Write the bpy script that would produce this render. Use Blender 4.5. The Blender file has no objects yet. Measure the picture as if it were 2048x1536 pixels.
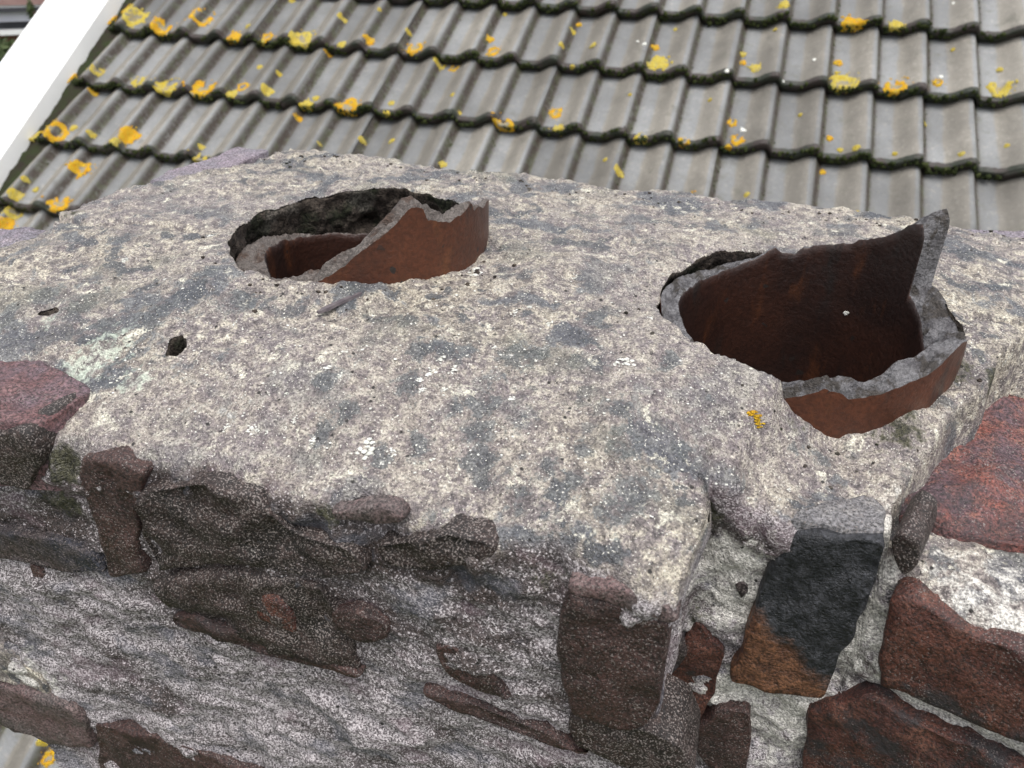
import bpy, bmesh, math, random
import numpy as np
from mathutils import Vector, Matrix
from mathutils.geometry import delaunay_2d_cdt

# ------------------------------------------------------------------ camera, world, light
scene = bpy.context.scene
col = scene.collection
FPX = 1600.0                                     # focal length in pixels of a 2048 px wide picture
W = np.array([[0.9594, -0.1671, 0.2271], [0.2811, 0.5034, -0.8170], [0.0222, 0.8477, 0.5300]])
u_, s_, v_ = np.linalg.svd(W); W = u_ @ v_       # rows: world X (right along stack), Y (depth), Z (up)
CAM = np.array([0.0, 0.0, 0.295])                # z = 0 is the top of the mortar bed round the pots
cd = bpy.data.cameras.new("camera")
cd.sensor_width = 36.0; cd.lens = FPX / 2048 * 36.0
cd.clip_start = 0.02; cd.clip_end = 2000
cd.dof.use_dof = True; cd.dof.focus_distance = 0.66; cd.dof.aperture_fstop = 10.0
cam = bpy.data.objects.new("camera", cd); col.objects.link(cam)
M = Matrix.Identity(4)
for i in range(3):
    for j in range(3):
        M[i][j] = float(W[i, j])
    M[i][3] = float(CAM[i])
cam.matrix_world = M
scene.camera = cam

SUN_EL, SUN_AZ = math.radians(74), math.radians(150)      # azimuth from +Y towards +X
world = bpy.data.worlds.new("World"); scene.world = world; world.use_nodes = True
nt = world.node_tree
sky = nt.nodes.new('ShaderNodeTexSky'); sky.sky_type = 'NISHITA'; sky.sun_disc = False
sky.sun_elevation = SUN_EL; sky.sun_rotation = SUN_AZ
sky.air_density = 1.0; sky.dust_density = 4.0; sky.ozone_density = 1.0
hs = nt.nodes.new('ShaderNodeHueSaturation'); hs.inputs['Saturation'].default_value = 0.22
nt.links.new(sky.outputs[0], hs.inputs['Color'])
bgn = nt.nodes['Background']; bgn.inputs['Strength'].default_value = 0.15
nt.links.new(hs.outputs[0], bgn.inputs['Color'])
sd = bpy.data.lights.new("sun", 'SUN'); sd.energy = 1.2; sd.angle = math.radians(45); sd.color = (1.0, 0.965, 0.92)
sun = bpy.data.objects.new("sun", sd); col.objects.link(sun)
sdir = Vector((math.sin(SUN_AZ) * math.cos(SUN_EL), math.cos(SUN_AZ) * math.cos(SUN_EL), math.sin(SUN_EL)))
sun.rotation_euler = (-sdir).to_track_quat('-Z', 'Y').to_euler()
scene.view_settings.view_transform = 'Standard'; scene.view_settings.look = 'None'
scene.view_settings.exposure = 0.74; scene.view_settings.gamma = 1.0
scene.view_settings.use_curve_mapping = False

# ------------------------------------------------------------------ helpers
def ray(x, y):
    return W @ np.array([(x - 1024) / FPX, (768 - y) / FPX, -1.0])
def on_z(x, y, z):
    d = ray(x, y); return CAM + d * (z - CAM[2]) / d[2]
def on_plane(x, y, P, N):
    d = ray(x, y); return CAM + d * (np.dot(np.array(P) - CAM, N) / np.dot(d, N))

def _hash(ix, iy, iz, seed):
    h = (ix.astype(np.int64) * 374761393 + iy.astype(np.int64) * 668265263 + iz.astype(np.int64) * 2147483647 + seed * 974634777) & 0xffffffff
    h = ((h ^ (h >> 13)) * 1274126177) & 0xffffffff
    h = ((h ^ (h >> 16)) * 2246822519) & 0xffffffff
    return ((h ^ (h >> 15)) & 0xffffff) / float(0xffffff)
def vnoise(P, seed=0):
    P = np.asarray(P, float); F = np.floor(P); f = P - F; f = f * f * f * (f * (f * 6 - 15) + 10)
    I = F.astype(np.int64); out = 0
    for a in (0, 1):
        wa = f[..., 0] if a else 1 - f[..., 0]
        for b in (0, 1):
            wb = f[..., 1] if b else 1 - f[..., 1]
            for c in (0, 1):
                wc = f[..., 2] if c else 1 - f[..., 2]
                out = out + wa * wb * wc * _hash(I[..., 0] + a, I[..., 1] + b, I[..., 2] + c, seed)
    return out * 2 - 1
def fbm(P, scale, octv=4, seed=0, rough=0.5):
    P = np.asarray(P, float) * scale; s = 0; a = 1.0
    for o in range(octv):
        s = s + a * vnoise(P + 17.3 * o, seed + o); P = P * 2.03; a *= rough
    return s
def sstep(a, b, x):
    t = np.clip((x - a) / (b - a), 0, 1); return t * t * (3 - 2 * t)

def mesh_obj(name, verts, faces, mats, parent=None, smooth=True, mat_idx=None, attrs=None):
    me = bpy.data.meshes.new(name)
    me.from_pydata([tuple(map(float, v)) for v in verts], [], [tuple(int(q) for q in f) for f in faces])
    for m in (mats if isinstance(mats, (list, tuple)) else [mats]):
        me.materials.append(m)
    if mat_idx is not None:
        me.polygons.foreach_set('material_index', np.asarray(mat_idx, np.int32))
    me.polygons.foreach_set('use_smooth', np.full(len(me.polygons), smooth))
    for k, v in (attrs or {}).items():
        a = me.attributes.new(k, 'FLOAT', 'POINT'); a.data.foreach_set('value', np.asarray(v, np.float32))
    me.update()
    o = bpy.data.objects.new(name, me); col.objects.link(o)
    if parent is not None:
        adopt(o, parent)
    return o
def adopt(o, parent):
    o.parent = parent
    o.matrix_parent_inverse = Matrix.Translation(parent['_base']).inverted() if '_base' in parent.keys() else Matrix.Identity(4)
def thing(name, label, cat, loc, group=None):
    o = bpy.data.objects.new(name, None); col.objects.link(o); o.location = loc
    o.empty_display_size = 0.05
    o['_base'] = [float(q) for q in loc]; o['label'] = label; o['category'] = cat
    if group: o['group'] = group
    return o
def tag(o, label=None, cat=None, group=None, kind=None):
    for k, v in (('label', label), ('category', cat), ('group', group), ('kind', kind)):
        if v: o[k] = v
    return o

# ------------------------------------------------------------------ materials
class NT:
    def __init__(self, name):
        self.m = bpy.data.materials.new(name); self.m.use_nodes = True
        self.t = self.m.node_tree; self.b = self.t.nodes['Principled BSDF']
        self.co = self.n('ShaderNodeTexCoord').outputs['Object']
    def n(self, typ, **kw):
        o = self.t.nodes.new(typ)
        for k, v in kw.items(): setattr(o, k, v)
        return o
    def put(self, sock, v):
        if isinstance(v, bpy.types.NodeSocket): self.t.links.new(v, sock)
        elif isinstance(v, (tuple, list)) and len(v) == 3 and sock.type == 'RGBA': sock.default_value = (*v, 1)
        else: sock.default_value = v
    def mapping(self, scale, loc=(0, 0, 0), rot=(0, 0, 0)):
        o = self.n('ShaderNodeMapping'); self.put(o.inputs['Vector'], self.co)
        o.inputs['Scale'].default_value = scale; o.inputs['Location'].default_value = loc; o.inputs['Rotation'].default_value = rot
        return o.outputs[0]
    def noise(self, scale, detail=4, rough=0.55, dist=0, vec=None, col=False):
        o = self.n('ShaderNodeTexNoise'); self.put(o.inputs['Vector'], vec or self.co)
        o.inputs['Scale'].default_value = scale; o.inputs['Detail'].default_value = detail
        o.inputs['Roughness'].default_value = rough; o.inputs['Distortion'].default_value = dist
        return o.outputs['Color' if col else 'Fac']
    def voro(self, scale, out='Distance', rnd=1.0, vec=None, feat='F1'):
        o = self.n('ShaderNodeTexVoronoi', feature=feat); self.put(o.inputs['Vector'], vec or self.co)
        o.inputs['Scale'].default_value = scale; o.inputs['Randomness'].default_value = rnd
        return o.outputs[out]
    def ramp(self, fac, a, b, c0=0.0, c1=1.0):
        o = self.n('ShaderNodeMapRange', interpolation_type='SMOOTHSTEP'); self.put(o.inputs['Value'], fac)
        o.inputs['From Min'].default_value = a; o.inputs['From Max'].default_value = b
        o.inputs['To Min'].default_value = c0; o.inputs['To Max'].default_value = c1
        return o.outputs[0]
    def mix(self, fac, a, b, blend='MIX'):
        o = self.n('ShaderNodeMix', data_type='RGBA', blend_type=blend)
        self.put(o.inputs[0], fac); self.put(o.inputs[6], a); self.put(o.inputs[7], b)
        return o.outputs[2]
    def math(self, op, a, b=0.0, clamp=False):
        o = self.n('ShaderNodeMath', operation=op, use_clamp=clamp); self.put(o.inputs[0], a); self.put(o.inputs[1], b)
        return o.outputs[0]
    def attr(self, name):
        return self.n('ShaderNodeAttribute', attribute_name=name).outputs['Fac']
    def mul(self, colr, fac):                           # scale a colour by a number
        o = self.n('ShaderNodeVectorMath', operation='SCALE'); self.put(o.inputs[0], colr); self.put(o.inputs['Scale'], fac)
        return o.outputs[0]
    def bump(self, h, dist=0.002, strength=0.6, prev=None):
        o = self.n('ShaderNodeBump'); self.put(o.inputs['Height'], h)
        o.inputs['Distance'].default_value = dist; o.inputs['Strength'].default_value = strength
        if prev: self.put(o.inputs['Normal'], prev)
        return o.outputs[0]
    def done(self, color, rough=0.7, normal=None, spec=0.4):
        self.put(self.b.inputs['Base Color'], color); self.put(self.b.inputs['Roughness'], rough)
        self.b.inputs['Specular IOR Level'].default_value = spec
        if normal: self.put(self.b.inputs['Normal'], normal)
        return self.m

def mortar_material():
    g = NT('mortar')
    big = g.noise(6, 3); mid = g.noise(26, 6, 0.65); fine = g.noise(110, 5, 0.72)
    grain = g.noise(520, 3, 0.65)
    cv = g.ramp(g.noise(640, 1, 0.5, vec=g.mapping((1, 1, 1), (9, 5, 7))), 0.26, 0.74)
    # --- weathered top
    top = g.mix(g.ramp(g.math('ADD', g.math('MULTIPLY', mid, 0.6), g.math('MULTIPLY', big, 0.4)), 0.40, 0.62), (0.178, 0.153, 0.155), (0.325, 0.288, 0.232))
    top = g.mix(g.math('MULTIPLY', g.ramp(fine, 0.46, 0.66), 0.9), top, (0.55, 0.505, 0.405))
    top = g.mix(g.math('MULTIPLY', g.ramp(fine, 0.49, 0.36), 0.85), top, (0.080, 0.070, 0.070))
    dn = g.math('ADD', g.noise(15, 4, 0.55, 0.3), g.math('MULTIPLY', g.math('SUBTRACT', fine, 0.5), 0.30))
    dark = g.ramp(dn, 0.545, 0.60)
    zone = g.noise(3.2, 3, 0.5, vec=g.mapping((1, 1, 1), (6.1, 2.2, 0)))
    top = g.mix(g.math('MULTIPLY', g.ramp(zone, 0.58, 0.40), 0.5), top, g.mix(g.ramp(fine, 0.4, 0.65), (0.185, 0.155, 0.162), (0.36, 0.325, 0.295)))
    dark = g.math('MULTIPLY', dark, g.ramp(zone, 0.36, 0.50, 0.35, 1.0))
    top = g.mix(g.math('MULTIPLY', dark, 0.88), top, g.mix(g.ramp(fine, 0.35, 0.65), (0.055, 0.060, 0.074), (0.125, 0.133, 0.147)))
    dn2 = g.math('ADD', g.noise(30, 4, 0.55, 0.3, vec=g.mapping((1, 1, 1), (4, 8, 1))), g.math('MULTIPLY', g.math('SUBTRACT', fine, 0.5), 0.35))
    top = g.mix(g.math('MULTIPLY', g.math('MULTIPLY', g.ramp(dn2, 0.565, 0.615), 0.88), g.ramp(zone, 0.38, 0.52, 0.2, 1.0)), top, (0.060, 0.066, 0.077))
    st = g.ramp(g.math('ADD', g.attr('stain'), g.math('MULTIPLY', g.math('SUBTRACT', g.math('ADD', g.math('MULTIPLY', fine, 0.5), g.math('MULTIPLY', mid, 0.5)), 0.5), 4.6)), 0.42, 0.72)
    top = g.mix(g.math('MULTIPLY', st, 0.86), top, g.mix(g.ramp(fine, 0.38, 0.62), (0.050, 0.055, 0.064), (0.115, 0.122, 0.128)))
    green = g.ramp(g.noise(9, 4, 0.6, vec=g.mapping((1, 1, 1), (7, 3, 1))), 0.55, 0.68)
    top = g.mix(g.math('MULTIPLY', green, 0.35), top, (0.15, 0.155, 0.115))
    crust = g.ramp(g.noise(44, 5, 0.72, 0.3, vec=g.mapping((1, 1, 1), (3, 1, 2))), 0.60, 0.67)
    top = g.mix(g.math('MULTIPLY', crust, 0.9), top, (0.60, 0.575, 0.48))
    top = g.mul(top, g.ramp(grain, 0.32, 0.68, 0.52, 1.44))
    top = g.mix(g.ramp(cv, 0.955, 0.985), top, (0.64, 0.62, 0.56))
    top = g.mix(g.ramp(cv, 0.07, 0.04), top, (0.06, 0.055, 0.055))
    # --- gritty salt and pepper face
    strat = g.noise(13, 6, 0.68, vec=g.mapping((0.6, 1, 2.0), rot=(0, math.radians(10), 0)))
    dens = g.math('ADD', g.math('MULTIPLY', strat, 0.75), g.math('MULTIPLY', big, 0.25))
    thr = g.math('SUBTRACT', g.ramp(dens, 0.34, 0.54), g.attr('brown'), True)
    sgr = g.noise(340, 4, 0.72)
    gn = g.math('ADD', g.math('MULTIPLY', cv, 0.5), g.math('MULTIPLY', sgr, 0.8))
    salt = g.ramp(g.math('SUBTRACT', gn, g.math('SUBTRACT', 0.86, g.math('MULTIPLY', thr, 0.23))), -0.05, 0.10)
    face = g.mix(g.ramp(sgr, 0.36, 0.64), g.mix(thr, (0.022, 0.016, 0.015), (0.080, 0.070, 0.072)), g.mix(thr, (0.080, 0.058, 0.053), (0.262, 0.230, 0.242)))
    face = g.mix(salt, face, g.mix(g.noise(260, 2), (0.33, 0.295, 0.305), (0.66, 0.615, 0.625)))
    tint = g.noise(19, 4, vec=g.mapping((1, 1, 1.6), (2, 2, 2)))
    face = g.mix(g.math('MULTIPLY', g.ramp(tint, 0.54, 0.66), 0.55), face, (0.070, 0.078, 0.10))
    face = g.mix(g.math('MULTIPLY', g.ramp(tint, 0.44, 0.34), 0.45), face, (0.135, 0.088, 0.105))
    c = g.mix(g.ramp(g.math('ADD', g.attr('front'), g.math('MULTIPLY', g.math('SUBTRACT', mid, 0.5), 1.1)), 0.32, 0.68), top, face)
    # hard white patches (fresh mortar), moss and painted shade spots, laid on by hand
    fresh = g.ramp(g.math('ADD', g.attr('white'), g.math('MULTIPLY', g.math('SUBTRACT', g.math('ADD', g.math('MULTIPLY', fine, 0.5), g.math('MULTIPLY', mid, 0.5)), 0.5), 4.2)), 0.40, 0.95)
    c = g.mix(fresh, c, g.mul((0.74, 0.71, 0.66), g.ramp(grain, 0.3, 0.7, 0.30, 1.25)))
    pale = g.ramp(g.math('ADD', g.attr('pale'), g.math('MULTIPLY', g.math('SUBTRACT', fine, 0.5), 2.6)), 0.45, 0.95)
    c = g.mix(g.math('MULTIPLY', pale, 0.75), c, g.mul((0.50, 0.56, 0.47), g.ramp(grain, 0.3, 0.7, 0.6, 1.3)))
    moss = g.ramp(g.math('ADD', g.attr('moss'), g.math('MULTIPLY', g.math('SUBTRACT', fine, 0.5), 1.8)), 0.45, 0.80)
    c = g.mix(moss, c, g.mix(g.ramp(sgr, 0.35, 0.65), (0.014, 0.014, 0.010), (0.080, 0.076, 0.045)))
    c = g.mix(g.ramp(g.attr('moss'), 1.15, 1.5), c, (0.004, 0.004, 0.004))
    # small pits
    pv = g.voro(105, 'Distance'); pit = g.math('MULTIPLY', g.ramp(pv, 0.17, 0.10), g.ramp(g.noise(37, 2), 0.53, 0.60))
    c = g.mix(pit, c, (0.03, 0.028, 0.026))
    h = g.math('ADD', g.math('MULTIPLY', grain, 0.7), g.math('MULTIPLY', fine, 1.3))
    h = g.math('ADD', h, g.math('MULTIPLY', g.voro(760), -0.45))
    h = g.math('SUBTRACT', h, g.math('MULTIPLY', pit, 1.2))
    nb = g.bump(h, 0.0030, 0.75)
    return g.done(c, g.ramp(fine, 0.3, 0.7, 0.34, 0.64), nb, 0.5)

def brick_material(name, a, b, c, speck=0.0, white=0.0, dark=0.0, scale=1.0):
    g = NT(name)
    n1 = g.noise(14 * scale, 5, 0.65, 0.3); n2 = g.noise(70, 6, 0.7); n3 = g.noise(420, 3, 0.65)
    k = g.mix(g.ramp(n1, 0.38, 0.60), a, b)
    k = g.mix(g.ramp(n2, 0.48, 0.70), k, c)
    k = g.mul(k, g.ramp(n3, 0.30, 0.70, 0.30, 1.75))
    if dark: k = g.mix(g.math('MULTIPLY', g.ramp(g.noise(20, 5, 0.65, vec=g.mapping((1, 1, 1), (5, 2, 9))), 0.52, 0.64), dark), k, (0.02, 0.02, 0.023))
    cc = g.ramp(g.noise(760, 1, 0.5, vec=g.mapping((1, 1, 1), (9, 5, 7))), 0.26, 0.74)
    if speck:
        sp = g.math('ADD', cc, g.math('MULTIPLY', g.math('SUBTRACT', g.noise(24, 4), 0.5), 0.5))
        k = g.mix(g.ramp(sp, 0.93 - speck, 1.03 - speck), k, g.mix(g.noise(300, 2), (0.10, 0.082, 0.075), (0.27, 0.235, 0.22)))
    if white: k = g.mix(g.ramp(g.noise(33, 6, 0.7, vec=g.mapping((1, 1, 1), (1, 7, 3))), 0.72 - white, 0.77 - white), k, g.mul((0.30, 0.275, 0.255), g.ramp(n3, 0.3, 0.7, 0.35, 1.5)))
    k = g.mix(g.ramp(cc, 0.12, 0.06), k, (0.015, 0.013, 0.013))
    h = g.math('ADD', g.math('MULTIPLY', n3, 0.6), g.math('MULTIPLY', n2, 1.5))
    return g.done(k, g.ramp(n2, 0.3, 0.7, 0.40, 0.70), g.bump(h, 0.0032, 0.8), 0.5)

MAT = {}
MAT['mortar'] = mortar_material()
MAT['brick_brown'] = brick_material('brick_brown', (0.024, 0.012, 0.011), (0.044, 0.021, 0.018), (0.066, 0.037, 0.032), 0.06)
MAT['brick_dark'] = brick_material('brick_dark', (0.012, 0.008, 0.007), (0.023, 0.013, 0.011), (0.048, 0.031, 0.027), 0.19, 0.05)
MAT['brick_black'] = brick_material('brick_black', (0.011, 0.012, 0.015), (0.020, 0.021, 0.025), (0.040, 0.041, 0.046), 0.03)
MAT['brick_red'] = brick_material('brick_red', (0.042, 0.014, 0.012), (0.078, 0.027, 0.018), (0.105, 0.045, 0.030), 0.01, 0, 0.85)
MAT['brick_red_top'] = brick_material('brick_red_top', (0.165, 0.050, 0.036), (0.072, 0.042, 0.050), (0.20, 0.085, 0.064), 0.02, 0.0, 0.5, 1.2)
MAT['brick_orange'] = brick_material('brick_orange', (0.125, 0.050, 0.025), (0.080, 0.036, 0.023), (0.16, 0.078, 0.040), 0.02, 0, 0.35)
MAT['brick_pink'] = brick_material('brick_pink', (0.105, 0.048, 0.048), (0.105, 0.074, 0.088), (0.15, 0.085, 0.085), 0.02, 0.0, 0.0, 0.8)
MAT['brick_rose'] = brick_material('brick_rose', (0.105, 0.065, 0.064), (0.075, 0.060, 0.058), (0.14, 0.10, 0.095), 0.04)
MAT['brick_lilac'] = brick_material('brick_lilac', (0.20, 0.165, 0.195), (0.165, 0.15, 0.175), (0.27, 0.235, 0.255), 0.03)
MAT['brick_grey'] = brick_material('brick_grey', (0.105, 0.105, 0.115), (0.14, 0.135, 0.14), (0.20, 0.19, 0.185), 0.04)
MAT['brick_slate'] = brick_material('brick_slate', (0.022, 0.023, 0.032), (0.045, 0.032, 0.031), (0.07, 0.058, 0.058), 0.07)

def pot_wall_material(name, a, b, streak, dark, rough):
    g = NT(name)
    n1 = g.noise(9, 4, 0.6); n2 = g.noise(28, 5, 0.6, vec=g.mapping((1, 1, 0.35))); n3 = g.noise(260, 3, 0.6)
    k = g.mix(g.ramp(n1, 0.36, 0.62), a, b)
    k = g.mix(g.math('MULTIPLY', g.ramp(n2, 0.56, 0.72), 0.8), k, streak)
    k = g.mix(g.math('MULTIPLY', g.ramp(n2, 0.44, 0.30), dark), k, (0.012, 0.009, 0.008))
    k = g.mul(k, g.ramp(n3, 0.3, 0.7, 0.78, 1.22))
    cc = g.n('ShaderNodeSeparateColor'); g.put(cc.inputs[0], g.voro(210, 'Color'))
    k = g.mix(g.ramp(cc.outputs[0], 0.012, 0.006), k, (0.02, 0.014, 0.012))
    return g.done(k, rough, g.bump(g.math('ADD', n3, g.math('MULTIPLY', g.noise(60, 3), 1.5)), 0.0012, 0.6), 0.5)
MAT['pot_out'] = pot_wall_material('pot_outer_glaze', (0.085, 0.025, 0.010), (0.055, 0.017, 0.008), (0.115, 0.040, 0.014), 0.7, 0.45)
MAT['pot_in'] = pot_wall_material('pot_inner_soot', (0.014, 0.0055, 0.004), (0.030, 0.010, 0.0055), (0.085, 0.027, 0.009), 0.8, 0.5)
def break_material(name, a, b, c):
    g = NT(name)
    n2 = g.noise(60, 6, 0.7, vec=g.mapping((1, 1, 2.2))); n3 = g.noise(420, 3, 0.6)
    k = g.mix(g.ramp(n2, 0.36, 0.60), a, b); k = g.mix(g.ramp(g.noise(38, 5, 0.65, 0.5), 0.50, 0.60), k, c)
    k = g.mul(k, g.ramp(n3, 0.3, 0.7, 0.62, 1.35))
    return g.done(k, 0.6, g.bump(g.math('ADD', n3, g.math('MULTIPLY', n2, 2)), 0.003, 0.8), 0.45)
MAT['break_grey'] = break_material('broken_clay_grey', (0.064, 0.060, 0.065), (0.138, 0.134, 0.140), (0.036, 0.030, 0.026))
MAT['break_brown'] = break_material('broken_clay_brown', (0.066, 0.052, 0.046), (0.125, 0.108, 0.098), (0.055, 0.034, 0.025))

def tile_material():
    g = NT('concrete_tile')
    rnd = g.n('ShaderNodeObjectInfo').outputs['Random']
    sep = g.n('ShaderNodeSeparateXYZ'); g.put(sep.inputs[0], g.co)
    geo = g.n('ShaderNodeNewGeometry').outputs['Position']
    n1 = g.noise(9, 4, 0.6, vec=geo); n2 = g.noise(70, 5, 0.65, vec=geo); n3 = g.noise(420, 3, 0.6, vec=geo)
    band = g.attr('warm')
    k = g.mix(g.ramp(g.math('ADD', band, g.math('MULTIPLY', g.math('SUBTRACT', n1, 0.5), 1.0)), 0.25, 0.75), (0.178, 0.183, 0.186), (0.188, 0.174, 0.150))
    k = g.mix(g.math('MULTIPLY', g.ramp(n2, 0.52, 0.70), 0.55), k, (0.30, 0.285, 0.255))
    k = g.mix(g.math('MULTIPLY', g.ramp(n2, 0.46, 0.32), 0.5), k, (0.13, 0.125, 0.11))
    k = g.mul(k, g.math('ADD', 0.76, g.math('MULTIPLY', rnd, 0.40)))
    k = g.mul(k, g.ramp(g.noise(3.5, 4, 0.6, vec=geo), 0.35, 0.65, 0.80, 1.16))
    k = g.mix(g.math('MULTIPLY', g.ramp(g.noise(16, 5, 0.7, 0.4, vec=geo), 0.56, 0.70), 0.5), k, (0.105, 0.105, 0.08))
    k = g.mul(k, g.ramp(n3, 0.3, 0.7, 0.80, 1.2))
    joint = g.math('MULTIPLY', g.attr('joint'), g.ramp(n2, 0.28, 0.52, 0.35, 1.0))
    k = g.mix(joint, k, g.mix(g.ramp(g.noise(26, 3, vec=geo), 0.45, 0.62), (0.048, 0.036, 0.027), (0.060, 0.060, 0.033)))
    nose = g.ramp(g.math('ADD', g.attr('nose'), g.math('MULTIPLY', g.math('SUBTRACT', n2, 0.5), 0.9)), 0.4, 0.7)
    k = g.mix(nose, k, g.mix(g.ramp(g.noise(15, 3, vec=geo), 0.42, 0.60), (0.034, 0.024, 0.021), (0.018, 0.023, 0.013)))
    return g.done(k, g.ramp(n2, 0.3, 0.7, 0.42, 0.62), g.bump(g.math('ADD', n3, g.math('MULTIPLY', n2, 1.4)), 0.003, 0.6), 0.5)
MAT['tile'] = tile_material()
def simple(name, c, c2, scale=30, rough=0.7, bump=0.0, spec=0.4):
    g = NT(name); n = g.noise(scale, 5, 0.6)
    return g.done(g.mix(g.ramp(n, 0.35, 0.65), c, c2), rough, g.bump(g.noise(scale * 4, 4, 0.65), bump, 0.7) if bump else None, spec)
def lichen_material(name, a, b):
    g = NT(name); n = g.noise(70, 5, 0.7); f = g.noise(300, 3, 0.7)
    k = g.mix(g.ramp(n, 0.36, 0.62), a, b); k = g.mix(g.math('MULTIPLY', g.ramp(f, 0.54, 0.40), 0.7), k, (0.30, 0.19, 0.025))
    k = g.mix(g.math('MULTIPLY', g.ramp(g.noise(46, 4), 0.60, 0.68), 0.4), k, (0.34, 0.29, 0.14))
    return g.done(k, 0.9, g.bump(g.math('ADD', f, n), 0.006, 0.9), 0.15)
MAT['lichen'] = lichen_material('orange_lichen', (0.66, 0.31, 0.012), (0.60, 0.40, 0.03))
MAT['lichen_y'] = lichen_material('yellow_lichen', (0.56, 0.42, 0.04), (0.52, 0.46, 0.13))
MAT['lichen_mid'] = simple('lichen_centre', (0.30, 0.24, 0.10), (0.21, 0.20, 0.17), 60, 0.85, 0.003, 0.2)
MAT['white_lichen'] = simple('white_lichen', (0.62, 0.62, 0.56), (0.74, 0.74, 0.70), 160, 0.9, 0.002, 0.2)
MAT['moss'] = simple('moss', (0.018, 0.026, 0.010), (0.050, 0.058, 0.022), 60, 0.95, 0.004, 0.1)
MAT['white_paint'] = simple('white_paint', (0.78, 0.78, 0.77), (0.82, 0.82, 0.81), 6, 0.45, 0.0005)
MAT['deck'] = simple('roof_deck', (0.05, 0.045, 0.04), (0.07, 0.06, 0.05), 10)
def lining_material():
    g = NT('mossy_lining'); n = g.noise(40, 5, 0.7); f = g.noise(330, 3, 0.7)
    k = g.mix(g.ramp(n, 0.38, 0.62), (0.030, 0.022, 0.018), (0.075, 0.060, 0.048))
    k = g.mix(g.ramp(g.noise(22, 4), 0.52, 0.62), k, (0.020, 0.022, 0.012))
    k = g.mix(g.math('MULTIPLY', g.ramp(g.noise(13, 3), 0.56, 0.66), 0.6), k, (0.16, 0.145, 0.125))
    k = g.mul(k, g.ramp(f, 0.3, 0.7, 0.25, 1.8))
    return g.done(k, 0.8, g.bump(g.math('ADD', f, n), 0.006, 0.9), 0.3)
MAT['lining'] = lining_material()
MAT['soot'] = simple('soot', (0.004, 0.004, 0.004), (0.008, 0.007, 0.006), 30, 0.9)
MAT['slate'] = simple('splinter_slate', (0.075, 0.062, 0.070), (0.14, 0.12, 0.125), 80, 0.55, 0.001)
MAT['grass'] = simple('grass_ground', (0.04, 0.055, 0.022), (0.075, 0.08, 0.04), 2, 0.95)
MAT['red_wall'] = simple('house_brick', (0.20, 0.085, 0.06), (0.26, 0.12, 0.085), 5, 0.85)
MAT['dull_roof'] = simple('dull_roof', (0.10, 0.055, 0.048), (0.13, 0.08, 0.07), 4, 0.85)
MAT['dark_frame'] = simple('dark_gutter', (0.035, 0.036, 0.042), (0.05, 0.05, 0.058), 5, 0.5)
MAT['white_panel'] = simple('white_panel', (0.62, 0.62, 0.70), (0.70, 0.70, 0.76), 3, 0.5)
MAT['hedge'] = simple('hedge_leaf', (0.03, 0.05, 0.018), (0.075, 0.10, 0.035), 8, 0.8)
MAT['bark'] = simple('bark', (0.07, 0.05, 0.035), (0.10, 0.075, 0.055), 12, 0.9)

# ------------------------------------------------------------------ the tiled roof
PITCH = math.radians(32)
rX = np.array([1.0, 0, 0]); rU = np.array([0, math.cos(PITCH), math.sin(PITCH)]); rN = np.array([0, -math.sin(PITCH), math.cos(PITCH)])
TW, TG = 0.165, 0.327                               # roll spacing, row gauge
RO = CAM + 1.1 * (W @ np.array([-1.579, 1.438, -3.195]))     # crest 0 of row 0
CREST, STEP = 0.037, 0.043
def prof(s):                                        # height across one roll, s in [0,1) from crest to crest
    s = np.mod(s, 1.0)
    h = np.where(s < 0.16, 0.5 + 0.5 * np.cos(np.pi * s / 0.16), 0)
    r = sstep(0.48, 0.95, s)
    return np.maximum(h, r) * CREST
def roof_c(a, b):
    bb = b / TG - np.floor(b / TG)
    return prof(a / TW) - CREST + STEP * (1 - bb) - STEP
def roof_pt(a, b, c):
    return RO + a * rX + b * rU + c * rN
def px_roof(x, y, c=0.0):
    d = on_plane(x, y, RO + c * rN, rN) - RO
    return float(np.dot(d, rX)), float(np.dot(d, rU))

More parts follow.
